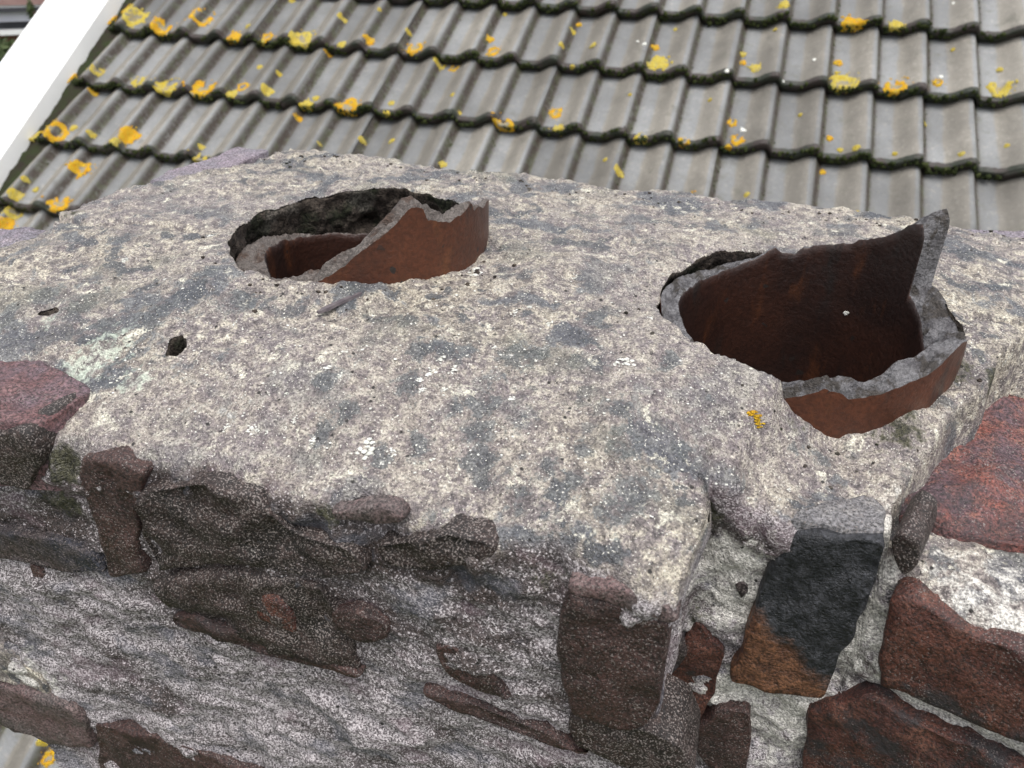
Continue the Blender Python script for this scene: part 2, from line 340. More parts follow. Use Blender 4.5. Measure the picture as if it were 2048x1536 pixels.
def hit_roof(x, y):                                 # first point of the tiled surface along a sight line
    for c in np.linspace(0.004, -0.085, 60):
        a, b = px_roof(x, y, c)
        if float(roof_c(np.array(a), np.array(b))) >= c: break
    return a, b
def build_tile_mesh(seed):
    L = TG + 0.085
    a_s = np.concatenate([np.linspace(-0.42, 0, 9), np.linspace(0.02, 0.2, 8), np.linspace(0.3, 0.46, 3), np.linspace(0.52, 1.0, 10),
                          1 + np.linspace(0.02, 0.2, 8), 1 + np.linspace(0.3, 0.46, 3), 1 + np.linspace(0.52, 1.0, 10), [2.035]])
    b_s = np.array([0.0, 0.004, 0.012, 0.03, 0.07, 0.16, 0.26, 0.34, L])
    na, nb = len(a_s), len(b_s)
    V = []; warm = []; joint = []; nose = []
    def top(a, b):
        s = a / TW
        c = float(prof(np.array(min(s, 1.999))))
        if s < 0: c -= 0.007
        if s > 2: c = CREST - 0.004
        return c + STEP * (1 - b / TG)
    rnd = np.random.RandomState(seed)
    wob = 0.0012 * np.cumsum(rnd.randn(na)) * 0.2
    for jb, b in enumerate(b_s):
        for ia, s in enumerate(a_s):
            a = s * TW
            drop = 0.006 * (1 - min(b / 0.012, 1.0)) ** 2
            bo = b + (wob[ia] if b < 0.05 else 0)
            V.append((a, bo, top(a, b) - drop))
            f = s % 1.0
            warm.append(float(sstep(0.38, 0.62, f)) * (1 if f < 0.93 else 0.35))
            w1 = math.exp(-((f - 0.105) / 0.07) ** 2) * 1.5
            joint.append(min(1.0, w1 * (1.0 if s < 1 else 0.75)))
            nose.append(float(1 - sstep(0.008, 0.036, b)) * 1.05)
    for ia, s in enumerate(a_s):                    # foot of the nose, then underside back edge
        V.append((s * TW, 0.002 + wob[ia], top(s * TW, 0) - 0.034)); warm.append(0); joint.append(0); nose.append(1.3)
    for ia, s in enumerate(a_s):
        V.append((s * TW, L, top(s * TW, L) - 0.014)); warm.append(0); joint.append(0); nose.append(1)
    F = []
    idx = lambda j, i: j * na + i
    for j in range(nb - 1):
        for i in range(na - 1): F.append((idx(j, i), idx(j, i + 1), idx(j + 1, i + 1), idx(j + 1, i)))
    lo, hi = nb * na, (nb + 1) * na
    for i in range(na - 1):
        F.append((lo + i, lo + i + 1, i + 1, i)); F.append((hi + i, hi + i + 1, lo + i + 1, lo + i))
        F.append((idx(nb - 1, i), idx(nb - 1, i + 1), hi + i + 1, hi + i))
    for i in (0, na - 1):
        F.append(tuple([idx(j, i) for j in range(nb)] + [hi + i, lo + i]))
    return V, F, {'warm': warm, 'joint': joint, 'nose': nose}

random.seed(4)
roof = thing('tiled_roof', 'grey concrete tiled roof with mossy edges and orange lichen, rising behind the chimney', 'roof', tuple(roof_pt(0.9, -0.6, -0.1)))
meshes = []
for k in range(4):
    V, F, at = build_tile_mesh(k)
    o = mesh_obj('tile', V, F, MAT['tile'], None, True, None, at); meshes.append(o.data)
    bpy.data.objects.remove(o)
rb = Matrix(((1, 0, 0), tuple((0, rU[1], rN[1])), tuple((0, rU[2], rN[2])))).to_4x4()
for j in range(-9, 3):
    for k in range(0, 14):
        if j < -4 and k > 9: continue
        o = bpy.data.objects.new('tile', random.choice(meshes)); col.objects.link(o)
        p = roof_pt(k * 2 * TW + random.uniform(-.002, .002), j * TG + random.uniform(-.005, .005), -CREST - STEP + random.uniform(-.0015, .0015))
        adopt(o, roof)
        o.matrix_basis = Matrix.Translation(Vector(p)) @ rb @ Matrix.Rotation(random.uniform(-.005, .005), 4, 'Z') @ Matrix.Rotation(random.uniform(-.004, .004), 4, 'X')
# deck under the tiles
dv = [roof_pt(a, b, c) for c in (-0.115, -0.20) for a, b in ((-0.1, -3.1), (4.7, -3.1), (4.7, 1.2), (-0.1, 1.2))]
mesh_obj('deck', dv, [(0, 1, 2, 3), (7, 6, 5, 4), (0, 4, 5, 1), (1, 5, 6, 2), (2, 6, 7, 3), (3, 7, 4, 0)], MAT['deck'], roof, False)

# moss beads packed along the tile noses
def bead(Vl, Fl, P, r, nrm, flat, rs):
    t = np.cross(nrm, rX); t /= np.linalg.norm(t); b0 = len(Vl)
    rings = ((0.0, 1.0), (0.55, 0.82), (1.0, 0.30), (0.9, -0.4))
    Vl.append(P + nrm * r * flat)
    for (rr, hh) in rings[1:]:
        for q in range(6):
            an = q * math.pi / 3 + rr; w = 1 + 0.28 * rs.randn()
            Vl.append(P + (rX * math.cos(an) + t * math.sin(an)) * r * rr * w + nrm * r * flat * hh)
    for q in range(6):
        Fl.append((b0, b0 + 1 + q, b0 + 1 + (q + 1) % 6))
        for z in range(2):
            a1 = b0 + 1 + z * 6; Fl.append((a1 + q, a1 + 6 + q, a1 + 6 + (q + 1) % 6, a1 + (q + 1) % 6))
rs = np.random.RandomState(3); Vl, Fl = [], []
for j in range(-4, 3):
    for a in np.arange(-0.06, 4.6, 0.0052):
        dens = 0.48 + 0.75 * float(vnoise(np.array([a * 5, j * 3.7, 1.1]), 5)) + 0.30 * (prof(np.array(a / TW)) < 0.006)
        if rs.rand() < dens:
            c0 = float(prof(np.array(a / TW))) - CREST
            P = roof_pt(a + rs.randn() * .003, j * TG - 0.002 + rs.randn() * .002, c0 - rs.uniform(0.000, 0.026))
            bead(Vl, Fl, P, rs.uniform(0.0035, 0.0095), rN * 0.55 - rU * 0.83, 0.7, rs)
    for k in range(0, 28):                          # sparse crumbs down the joints
        for q in range(10 if k % 2 == 0 else 4):
            bb = rs.rand() * 0.30; a = k * TW + 0.022 + rs.randn() * .003
            P = roof_pt(a, j * TG + bb, float(roof_c(np.array(a), np.array(j * TG + bb))))
            bead(Vl, Fl, P, rs.uniform(0.0015, 0.0035), rN, 0.7, rs)
tag(mesh_obj('moss', Vl, Fl, MAT['moss'], roof), kind='stuff')

# lichen rosettes: photo position, radius in photo pixels, shape (f full, r ring, c crescent, s speck)
LICH = """212,41,16,c 253,17,12,f 273,38,22,r 328,58,18,c 407,41,20,c 468,75,15,f 535,75,12,r 530,97,6,s 605,79,22,r 496,53,6,s
685,38,8,s 658,106,7,f 684,89,9,s 585,2,8,f 195,103,5,s 520,135,7,s 195,142,10,c 137,154,14,c 191,186,8,f 277,164,13,c 335,174,20,c
407,178,22,c 486,174,13,r 467,188,10,f 538,185,11,f 612,212,14,f 632,197,7,s 597,238,8,f 695,215,23,r 116,267,19,r 147,256,8,s
65,270,18,c 262,274,17,f 226,282,9,f 185,270,6,s 166,340,17,r 400,320,15,c 405,296,6,s 120,408,20,c 32,390,10,f 32,427,14,c
17,453,14,f 72,380,6,s 51,359,5,s 740,84,10,f 830,96,17,c 882,126,13,c 909,137,10,c 981,80,8,f 988,103,13,r 1146,65,6,s 1158,50,6,f
1123,90,6,s 1186,91,7,s 1311,96,8,f 1317,128,20,f 1111,227,14,r 1010,263,20,c 1118,275,13,f 783,207,7,s 776,239,8,f 783,282,7,s
887,330,8,f 1237,343,10,f 1373,396,13,f 1281,284,13,c 1367,284,11,c 918,226,6,s 817,65,5,s 724,280,6,s 1568,9,11,f 1703,53,22,f
1792,51,14,f 1486,109,7,f 1486,126,7,f 1510,137,11,f 1676,126,9,f 1686,167,24,r 1789,174,21,c 1876,166,10,r 1997,178,22,c 1999,140,6,s
1464,246,10,c 1474,280,13,c 1493,390,6,s 1454,309,7,f 1659,277,7,f 1712,296,7,s 1680,301,6,s 1645,345,7,f 1922,309,6,s 2013,292,5,s
1789,308,5,s 1454,419,8,f 1714,427,6,s 99,1517,14,r 85,1484,8,s 10,1216,6,f 1145,137,5,s 560,150,5,s 905,190,5,s 1260,190,4,s 1600,230,4,s
1850,250,4,s 1550,60,4,s 1350,60,4,s 1210,320,5,s 640,290,4,s 1905,100,4,s 760,20,5,s 1010,30,5,s 1420,200,4,s"""
for t in LICH.split():
    x, y, r, kind = t.split(','); x, y, r = float(x), float(y), float(r)
    a0, b0 = hit_roof(x, y); depth = float(-(W.T @ (roof_pt(a0, b0, 0) - CAM))[2])
    R = r / FPX * depth * 1.05
    sd_ = int(x * 7 + y); rs = np.random.RandomState(sd_); na, nr = 26, 7
    ph = rs.uniform(0, 6.28); V = []; F = []; mi = []
    nz = np.array([0.0]); th = np.linspace(0, 2 * np.pi, na, endpoint=False)
    lob = 1 + 0.09 * np.sin(3 * th + ph) + 0.06 * np.sin(5 * th + 2 * ph) + 0.06 * rs.randn(na)
    open_ang = rs.uniform(0.5, 1.6) if kind != 'c' else rs.choice([1.2, 1.9])
    for k in range(nr + 1):
        f = k / nr
        for q in range(na):
            rr = R * f * lob[q]
            a = a0 + rr * math.cos(th[q]); b = b0 + rr * math.sin(th[q]) * 1.18
            j0 = math.floor(b0 / TG); bn = j0 * TG
            if b < bn + 0.001:                      # drape over the nose of the tile
                c = float(roof_c(np.array(a), np.array(bn + .001))) - min(bn + .001 - b, 0.03); b = bn - 0.004
            else:
                b = min(b, bn + TG - 0.004); c = float(roof_c(np.array(a), np.array(b)))
            rise = 0.0045 * (1 - f ** 4) + 0.0016 * rs.rand() if k < nr else -0.001
            if kind in 'rc' and f < 0.45: rise = 0.0008
            V.append(roof_pt(a, b, c + rise))
    for k in range(nr):
        for q in range(na):
            if kind == 'c' and math.cos(th[q] - open_ang) > 0.88 and 0.1 < (k / nr): continue
            q2 = (q + 1) % na
            if k == nr - 1 and rs.rand() < 0.16: continue
            F.append((k * na + q, (k + 1) * na + q, (k + 1) * na + q2, k * na + q2))
            mi.append(1 if (kind in 'rc' and k / nr < 0.22 + 0.14 * math.sin(2 * th[q] + ph) + 0.16 * rs.rand()) or rs.rand() < 0.05 else 0)
    if r > 9:                                       # loose lobes round the larger rosettes
        for _ in range(7):
            an = rs.uniform(0, 6.28); d0 = R * rs.uniform(1.05, 1.5); a = a0 + d0 * math.cos(an); b = b0 + d0 * math.sin(an)
            if math.floor(b / TG) != math.floor(b0 / TG): continue
            n0 = len(F); bead(V, F, roof_pt(a, b, float(roof_c(np.array(a), np.array(b)))), R * rs.uniform(.06, .18), rN, 0.5, rs); mi += [0] * (len(F) - n0)
    main = MAT['lichen_y'] if (kind == 's' or rs.rand() < 0.35) else MAT['lichen']
    mesh_obj('lichen_patch', V, F, [main, MAT['lichen_mid']], roof, True, mi)
for x, y, r in ((1907, 7, 4), (1628, 120, 4), (1485, 261, 7), (1881, 155, 5), (1454, 143, 5), (1289, 89, 5), (1275, 83, 3), (1566, 162, 3)):
    a0, b0 = hit_roof(x, y); P = roof_pt(a0, b0, float(roof_c(np.array(a0), np.array(b0))))
    V, F = [], []; bead(V, F, P, r / FPX * 2.8, rN, 0.4, np.random.RandomState(int(x)))
    mesh_obj('white_lichen_spot', V, F, MAT['white_lichen'], roof)

# ------------------------------------------------------------------ white verge coping, left of the tiles
ca, cb = px_roof(95, 180, 0.015)[0], px_roof(45, 60, 0.015)[0]
aR = 0.5 * (px_roof(215, 0, 0.015)[0] + px_roof(0, 328, 0.015)[0]); aL = 0.5 * (px_roof(88, 0, 0.015)[0] + px_roof(0, 124, 0.015)[0])
cop = thing('verge_coping', 'wide white painted coping running up the roof edge beside the tiles', 'coping', tuple(roof_pt((aL + aR) / 2, -3.0, -0.1)))
def slab(a0, a1, b0, b1, c0, c1, bev=0.0):
    V = [roof_pt(a, b, c) for a, b, c in ((a0, b0, c0), (a1, b0, c0), (a1, b1, c0), (a0, b1, c0), (a0 + bev, b0, c1), (a1 - bev, b0, c1), (a1 - bev, b1, c1), (a0 + bev, b1, c1))]
    return V, [(3, 2, 1, 0), (4, 5, 6, 7), (0, 1, 5, 4), (1, 2, 6, 5), (2, 3, 7, 6), (3, 0, 4, 7)]
V, F = slab(aL, aR, -3.0, 1.6, -0.06, 0.015, 0.006); mesh_obj('capping', V, F, MAT['white_paint'], cop, False)
wl = [roof_pt(a, b, -0.062) for a, b in ((aL + .05, -2.95), (aR - .03, -2.95), (aR - .03, 1.55), (aL + .05, 1.55))]
wl2 = [np.array([p[0], p[1], -6.0]) for p in wl]
mesh_obj('gable_wall', wl + wl2, [(0, 1, 2, 3), (0, 4, 5, 1), (1, 5, 6, 2), (2, 6, 7, 3), (3, 7, 4, 0)], MAT['white_paint'], cop, False)
# mossy gutter strip between coping and first roll
V, F = [], []
bs = np.arange(-3.0, 1.2, 0.02); asx = np.linspace(aR - 0.004, -0.012, 7)
for b in bs:
    for i, a in enumerate(asx):
        q = float(fbm(np.array([a * 3, b, 0.3]), 22, 3, 9)); V.append(roof_pt(a, b, -0.048 + 0.010 * q))
n7 = len(asx)
for j in range(len(bs) - 1):
    for i in range(n7 - 1): F.append((j * n7 + i, j * n7 + i + 1, (j + 1) * n7 + i + 1, (j + 1) * n7 + i))
mesh_obj('verge_fillet', V, F, simple('verge_dirt', (0.030, 0.024, 0.020), (0.028, 0.036, 0.016), 18, 0.95, 0.004, 0.1), roof)

# ------------------------------------------------------------------ the chimney: mortar bed and faces as one sheet
ch = thing('chimney_stack', 'weathered stone and brick chimney stack with a cracked mortar top', 'chimney', (-0.05, 0.65, -1.95))
POT_L, POT_R, RAD = np.array([-0.342, 0.672]), np.array([0.076, 0.657]), 0.124
ctrl = np.array([(-.65, .92, -.012), (-.4, .92, -.008), (-.1, .92, -.008), (.2, .92, -.006), (.5, .92, -.012),
    (-.68, .75, -.012), (-.66, .6, -.016), (-.8, .5, -.03), (-.8, .36, -.05), (-.5, .66, 0), (-.34, .82, .002), (-.2, .70, .0), (-.34, .54, .002), (-.22, .57, .0),
    (-.13, .68, .002), (-.06, .64, -.007), (.0, .77, -.006), (.1, .80, -.003), (.02, .545, -.006), (-.05, .58, -.004), (.055, .525, -.012), (.10, .525, -.043), (.16, .556, -.038), (.195, .605, -.03),
    (.21, .66, -.004), (.30, .80, -.008), (.30, .70, -.02), (.5, .75, -.02),
    (-.5, .50, -.012), (-.3, .48, -.010), (-.1, .48, -.010), (-.02, .50, -.008), (.05, .46, -.048), (.13, .47, -.058), (.10, .49, -.050),
    (-.5, .42, -.028), (-.3, .42, -.026), (-.1, .42, -.026), (-.0, .42, -.034), (-.45, .36, -.050), (-.3, .36, -.050), (-.15, .36, -.052), (0, .36, -.052)])
def tps_fit(c):
    d = np.linalg.norm(c[:, None, :2] - c[None, :, :2], axis=2); K = np.where(d > 0, d * d * np.log(d + 1e-12), 0) + np.eye(len(c)) * 2e-4
    P = np.c_[np.ones(len(c)), c[:, :2]]; A = np.block([[K, P], [P.T, np.zeros((3, 3))]])
    return np.linalg.solve(A, np.r_[c[:, 2], 0, 0, 0])
TPS = tps_fit(ctrl)
def tps(x, y):
    o = TPS[-3] + TPS[-2] * x + TPS[-1] * y
    for k, c in enumerate(ctrl):
        d2 = (x - c[0]) ** 2 + (y - c[1]) ** 2
        o = o + TPS[k] * 0.5 * d2 * np.log(d2 + 1e-18)
    return o
def seg_dist(x, y, pts):
    best = np.full(np.shape(x), 9.0)
    for (ax, ay), (bx, by) in zip(pts[:-1], pts[1:]):
        t = np.clip(((x - ax) * (bx - ax) + (y - ay) * (by - ay)) / ((bx - ax) ** 2 + (by - ay) ** 2), 0, 1)
        best = np.minimum(best, np.hypot(x - ax - t * (bx - ax), y - ay - t * (by - ay)))
    return best
EDGE_X = np.array([.10, .136, .158, .184, .214, .227, .25, .30, .42, .6]); EDGE_Y = np.array([.30, .468, .52, .56, .60, .64, .672, .70, .74, .80])
CRACKS = [[(-.70, .645), (-.62, .63), (-.55, .64), (-.50, .635)], [(.205, .685), (.25, .70), (.29, .70), (.36, .73)]]
def left_edge(y):
    return np.interp(y, [.30, .50, .54, .60, .66, .75, .85, .95], [-.82, -.82, -.70, -.662, -.688, -.655, -.605, -.565])
def height(x, y):
    z = tps(x, y)
    P = np.stack([x, y, 0 * x], -1)
    wob = fbm(P, 30, 3, 31) * 0.006
    # broken right-hand edge of the bed, brick tops lie lower beyond it
    ey = np.interp(x, EDGE_X, EDGE_Y)
    z = z - 0.058 * sstep(-0.010, 0.012, (ey - y) + wob) * sstep(.120, .150, x + wob)
    z = np.where((x > .13) & (y < ey + .01), np.maximum(z, -.086 - .28 * np.clip(.49 - y, 0, 1)), z)
    # left / back-left edge
    z = z - 0.26 * sstep(0.0, 0.014, left_edge(y) - x + 1.5 * wob)
    # lump that ends sharply before the right pot
    z = z - 0.018 * sstep(-.004, .006, x - 0.058 + wob + 0.35 * (0.53 - y)) * (1 - sstep(.10, .16, x)) * sstep(.44, .48, y) * (1 - sstep(.53, .56, y)) * 0.6
    for cr in CRACKS:
        d = seg_dist(x + wob * .7, y + wob * .7, cr)
        z = z - 0.007 * np.exp(-(d / 0.0028) ** 2)
    return z
def y_face(x):
    y = 0.352 + 0.1 * sstep(0.007, 0.020, x)
    y = np.where(x > 0.135, 0.452 - 0.36 * (x - 0.135), y)
    return y

xs = np.concatenate([np.arange(-0.82, 0.006, 0.0024), np.arange(0.006, 0.022, 0.0011), np.arange(0.022, 0.34, 0.0024), np.arange(0.34, 0.56, 0.006)])
tT = np.linspace(0, 1, 246)                          # back to front along the top
RHO = 0.024
zdn = np.concatenate([np.arange(0.0024, 0.50, 0.0025), np.arange(0.51, 2.15, 0.06)])
nx = len(xs)
X = np.repeat(xs[:, None], 1, 1)
yf = y_face(xs); edge_w = fbm(np.stack([xs, 0 * xs, 0 * xs + 3.3], -1), 16, 5, 12) * 0.011 + fbm(np.stack([xs, 0 * xs, 0 * xs + 8.1], -1), 70, 4, 14) * 0.004
yfe = yf + edge_w
rows_P, rows_N, rows_front = [], [], []
ybk = 0.935 + fbm(np.stack([xs, 0 * xs, 0 * xs + 1.3], -1), 9, 4, 7) * 0.008
ybk = ybk - 0.022 * sstep(.17, .25, xs)
zb_back = height(xs, ybk)
for zz in (0.30, 0.15, 0.06, 0.02, 0.006):           # back face
    rows_P.append(np.stack([xs, ybk + 0.006, zb_back - zz], -1)); rows_N.append(np.tile([0, 1.0, 0], (nx, 1))); rows_front.append(np.full(nx, .6))
for t in tT:
    ymid = 0.476
    y = ybk + (ymid - ybk) * t / 0.72 if t < 0.72 else ymid + (yfe + RHO - ymid) * (t - 0.72) / 0.28
    rows_P.append(np.stack([xs, y, height(xs, y)], -1)); rows_N.append(np.tile([0, 0, 1.0], (nx, 1))); rows_front.append(np.zeros(nx))
zE = height(xs, yfe + RHO)
zE = np.maximum(zE, -0.11)
for k in range(1, 9):
    an = k / 8 * math.pi / 2
    rows_P.append(np.stack([xs, yfe + RHO - RHO * math.sin(an), zE - RHO * (1 - math.cos(an))], -1))
    rows_N.append(np.tile([0, -math.sin(an), math.cos(an)], (nx, 1))); rows_front.append(np.full(nx, (k / 8) * 0.75))
for d in zdn:
    z = zE - RHO - d
    und = 0.0035 * sstep(0.006, 0.030, np.array(d))    # face set back a little under the lip
    yy = yf + edge_w * (1 - sstep(0, .05, np.array(d))) + und
    # the oversailing head stops at z -0.272 left of the lower stack
    over = (xs < -0.583) & (z < -0.272)
    yy = np.where(over, np.minimum(yy + (-0.272 - z), 0.90), yy); z = np.where(over, -0.272, z)
    rows_P.append(np.stack([xs, yy, z], -1)); rows_N.append(np.where(over[:, None], [[0, 0, -1.0]], [[0, -1.0, 0]])); rows_front.append(np.full(nx, 1.0))
P = np.array(rows_P); Nn = np.array(rows_N); fr = np.array(rows_front)
ny = len(P)
def sheet_disp(Q):
    return fbm(Q, 14, 3, 2) * 0.0045 + fbm(Q, 60, 4, 5, .6) * 0.0024 + np.abs(fbm(Q, 190, 2, 8)) * 0.0011
disp = sheet_disp(P)
rough_face = fr * (fbm(P * np.array([1, 1, 2.0]), 24, 5, 15, .56) * 0.0050)
# keep the rims round the pots calm
P0x = P.copy()
P = P + Nn * (disp + rough_face)[..., None]
wx = np.exp(-((P0x[..., 0] - 0.013) / 0.022) ** 2) * (1 - sstep(.44, .50, P0x[..., 1]))
P[..., 0] += wx * (fbm(P0x * np.array([0, 1, 1]), 20, 4, 77) * 0.0065 - 0.001)

# hand-laid patches
def blob(cx, cy, cz, r, arr):
    return np.exp(-(((arr - np.array([cx, cy, cz])) ** 2).sum(-1)) / (r * r))
def blob_px(x, y, r, arr, plane):
    p = on_plane(x, y, plane[0], plane[1]); return blob(*p, r, arr)
F1 = (np.array([0, .352, 0]), np.array([0, -1.0, 0])); F2 = (np.array([0, .452, 0]), np.array([0, -1.0, 0]))
d3 = np.array([1, -.36, 0]); d3 /= np.linalg.norm(d3); F3 = (np.array([.135, .452, 0]), np.array([-.339, -.941, 0.0]))
ZT = lambda z: (np.array([0, 0, z]), np.array([0, 0, 1.0]))
white = np.zeros(P.shape[:2]); moss = np.zeros(P.shape[:2]); brown = np.zeros(P.shape[:2])
for x, y, r in ((330, 1000, .06), (450, 1030, .07), (600, 1080, .07), (700, 1120, .04), (480, 1150, .07), (620, 1220, .06), (380, 1180, .05), (860, 1100, .03), (1300, 1480, .03), (120, 1050, .04)):
    brown = np.maximum(brown, 1.1 * np.exp(-(((P - on_plane(x, y, np.array([0, .352, 0]), np.array([0, -1.0, 0]))) ** 2).sum(-1)) / (r * r)))
for x, y, r, pl in ((1450, 1140, .028, F2), (1700, 1260, .03, F2), (1880, 1120, .03, F3), (1960, 1180, .034, F3), (2030, 1230, .03, F3), (1560, 1450, .04, F2), (1680, 1330, .03, F2), (1850, 1390, .05, F3),
                    (40, 1350, .03, F1),  (1480, 1400, .03, F2), (1760, 1375, .02, F3), (1820, 1405, .02, F3), (1890, 1440, .02, F3), (1960, 1475, .02, F3), (2030, 1510, .02, F3), (1580, 1400, .03, F2), (1740, 1150, .02, F2), (1480, 1200, .03, F2), (1830, 1080, .03, F3)):
    white = np.maximum(white, 1.05 * blob_px(x, y, r * 1.5, P, pl))
pale = np.zeros(P.shape[:2])
for x, y, r, pl in ((225, 705, .028, ZT(-.03)), (160, 735, .025, ZT(-.03)), (270, 760, .018, ZT(-.03)), (60, 735, .02, ZT(-.03)), (110, 660, .015, ZT(-.03))):
    pale = np.maximum(pale, 0.85 * blob_px(x, y, r, P, pl))
for x, y, r, pl, a in ((130, 930, .022, F1, 1), (120, 1010, .03, F1, .8), (650, 1035, .012, F1, .9), (1100, 1150, .03, F1, .55), (1420, 1020, .02, F2, .9), (1395, 1100, .02, F1, .8), (1920, 760, .022, ZT(-.03), .9),
                       (2000, 770, .025, ZT(-.03), .9), (1400, 1230, .02, F2, .6), (1440, 520, .022, ZT(0), .9), (1800, 860, .03, ZT(-.04), .7), (1600, 830, .02, ZT(-.03), .6), (150, 440, .02, ZT(-.02), .7), (100, 500, .02, ZT(-.02), .5)):
    moss = np.maximum(moss, a * blob_px(x, y, r, P, pl))  # moss, plus dark blobs painting shadow under the lip and beside the step
stain = np.zeros(P.shape[:2])
for x, y, r in ((968, 783, 40), (815, 759, 34), (928, 694, 30), (839, 694, 26), (944, 855, 28), (1033, 823, 25), (839, 888, 28), (952, 920, 30), (758, 920, 27), (1243, 880, 34), (1283, 871, 25), (1162, 888, 22), (1259, 1001, 52), (1230, 1030, 40), (1049, 1009, 32),
                (1194, 726, 25), (1243, 807, 22), (1057, 710, 20), (210, 645, 42), (150, 600, 46), (90, 590, 34), (468, 597, 40), (403, 557, 28), (323, 613, 32), (645, 871, 22), (968, 968, 25), (1130, 791, 18), (1097, 928, 26), (904, 807, 22), (1372, 904, 22), (880, 1040, 32),
                (258, 484, 26), (533, 904, 20), (1000, 742, 18), (1010, 690, 20), (300, 640, 24), (700, 820, 26), (640, 760, 24), (1150, 960, 24), (1320, 840, 22), (1420, 790, 24), (1340, 720, 22), (600, 1000, 26), (1180, 640, 24), (720, 700, 20), (560, 690, 18), (1130, 1060, 30), (1580, 900, 26), (1640, 930, 26), (1700, 880, 24)):
    p_ = on_z(x, y, -0.03); p_ = on_z(x, y, float(height(np.array([p_[0]]), np.array([p_[1]]))[0])); dd = float(-(W.T @ (p_ - CAM))[2])
    stain = np.maximum(stain, 0.95 * np.exp(-(((P - p_) * np.array([1, .8, 1])) ** 2).sum(-1) / (r / FPX * dd * 1.25) ** 2))

# holes for the two pots: snap the rim, drop the inside
def hole_r(th, which):
    base = RAD + 0.0006 + 0.0014 * np.sin(2 * th + which) + 0.0012 * np.sin(5 * th + 2 * which) + 0.0014 * np.sin(11 * th + which) + 0.0010 * np.sin(23 * th)
    dg = np.mod(np.degrees(th), 360)
    stand = (np.clip((dg - 262) / 10, 0, 1) if which == 0 else np.clip((dg - 250) / 10, 0, 1)) + np.clip(((30 if which == 0 else 50) - dg) / 10, 0, 1)
    base = base - 0.0045 * np.clip(stand, 0, 1)
    if which == 0: base = base + 0.004 * np.exp(-((np.mod(th, 6.283) - 2.4) / .7) ** 2)
    else: base = base + 0.004 * np.exp(-((np.mod(th, 6.283) - 2.3) / .3) ** 2)
    return base
top_mask = np.zeros(P.shape[:2], bool); top_mask[5:5 + len(tT)] = True
dead = np.zeros(P.shape[:2], bool)
for which, c in ((0, POT_L), (1, POT_R)):
    dx, dy = P[..., 0] - c[0], P[..., 1] - c[1]; r = np.hypot(dx, dy); th = np.arctan2(dy, dx); R = hole_r(th, which)
    ins = (r < R) & top_mask
    outn = np.zeros_like(ins)
    for a in (-1, 0, 1):
        for b in (-1, 0, 1): outn |= ~np.roll(np.roll(ins, a, 0), b, 1)
    snap = ins & outn
    P[..., 0] = np.where(snap, c[0] + R * np.cos(th), P[..., 0]); P[..., 1] = np.where(snap, c[1] + R * np.sin(th), P[..., 1])
    P[..., 2] = np.where(snap, P[..., 2] - 0.0015, P[..., 2])
    dead |= ins
SMALL = ((np.array([-.399, .452]), .0068, .0125, .25), (np.array([-.541, .474]), .0085, .0062, 0.0))   # drilled hole, pit: centre, half width, half depth, skew
def small_r(th): return 1 + 0.12 * np.sin(2 * th + 1) + 0.10 * np.sin(5 * th)
for c, ra, rb_, sk in SMALL:
    dy = P[..., 1] - c[1]; dx = P[..., 0] - c[0] + sk * dy; r = np.hypot(dx / ra, dy / rb_); th = np.arctan2(dy / rb_, dx / ra); R = small_r(th)
    ins = (r < R) & top_mask; outn = np.zeros_like(ins)
    for a in (-1, 0, 1):
        for b in (-1, 0, 1): outn |= ~np.roll(np.roll(ins, a, 0), b, 1)
    snap = ins & outn; ny_ = c[1] + R * np.sin(th) * rb_; nx_ = c[0] + R * np.cos(th) * ra - sk * (ny_ - c[1])
    P[..., 0] = np.where(snap, nx_, P[..., 0]); P[..., 1] = np.where(snap, ny_, P[..., 1]); dead |= ins
F = []
ii, jj = np.meshgrid(np.arange(ny - 1), np.arange(nx - 1), indexing='ij')
keep = ~(dead[:-1, :-1] & dead[1:, :-1] & dead[:-1, 1:] & dead[1:, 1:])
q = (ii * nx + jj)[keep]
F = np.stack([q, q + nx, q + nx + 1, q + 1], -1)
def np_mesh(name, V, F, mats, parent, attrs, smooth=True):
    me = bpy.data.meshes.new(name); V = np.ascontiguousarray(V, np.float32); F = np.ascontiguousarray(F, np.int32)
    me.vertices.add(len(V)); me.vertices.foreach_set('co', V.ravel())
    me.loops.add(F.size); me.loops.foreach_set('vertex_index', F.ravel())
    me.polygons.add(len(F)); me.polygons.foreach_set('loop_start', np.arange(len(F), dtype=np.int32) * F.shape[1])
    me.update(calc_edges=True); me.validate()
    me.polygons.foreach_set('use_smooth', np.full(len(me.polygons), smooth))
    for m in (mats if isinstance(mats, (list, tuple)) else [mats]): me.materials.append(m)
    for k, v in attrs.items():
        a = me.attributes.new(k, 'FLOAT', 'POINT'); a.data.foreach_set('value', np.ascontiguousarray(v, np.float32).ravel())
    o = bpy.data.objects.new(name, me); col.objects.link(o); adopt(o, parent); return o
used = np.zeros(ny * nx, bool); used[F.ravel()] = True; remap = np.cumsum(used) - 1
np_mesh('mortar', P.reshape(-1, 3)[used], remap[F], MAT['mortar'], ch, {'front': fr.ravel()[used], 'white': white.ravel()[used], 'moss': moss.ravel()[used], 'brown': brown.ravel()[used], 'pale': pale.ravel()[used], 'stain': stain.ravel()[used]})

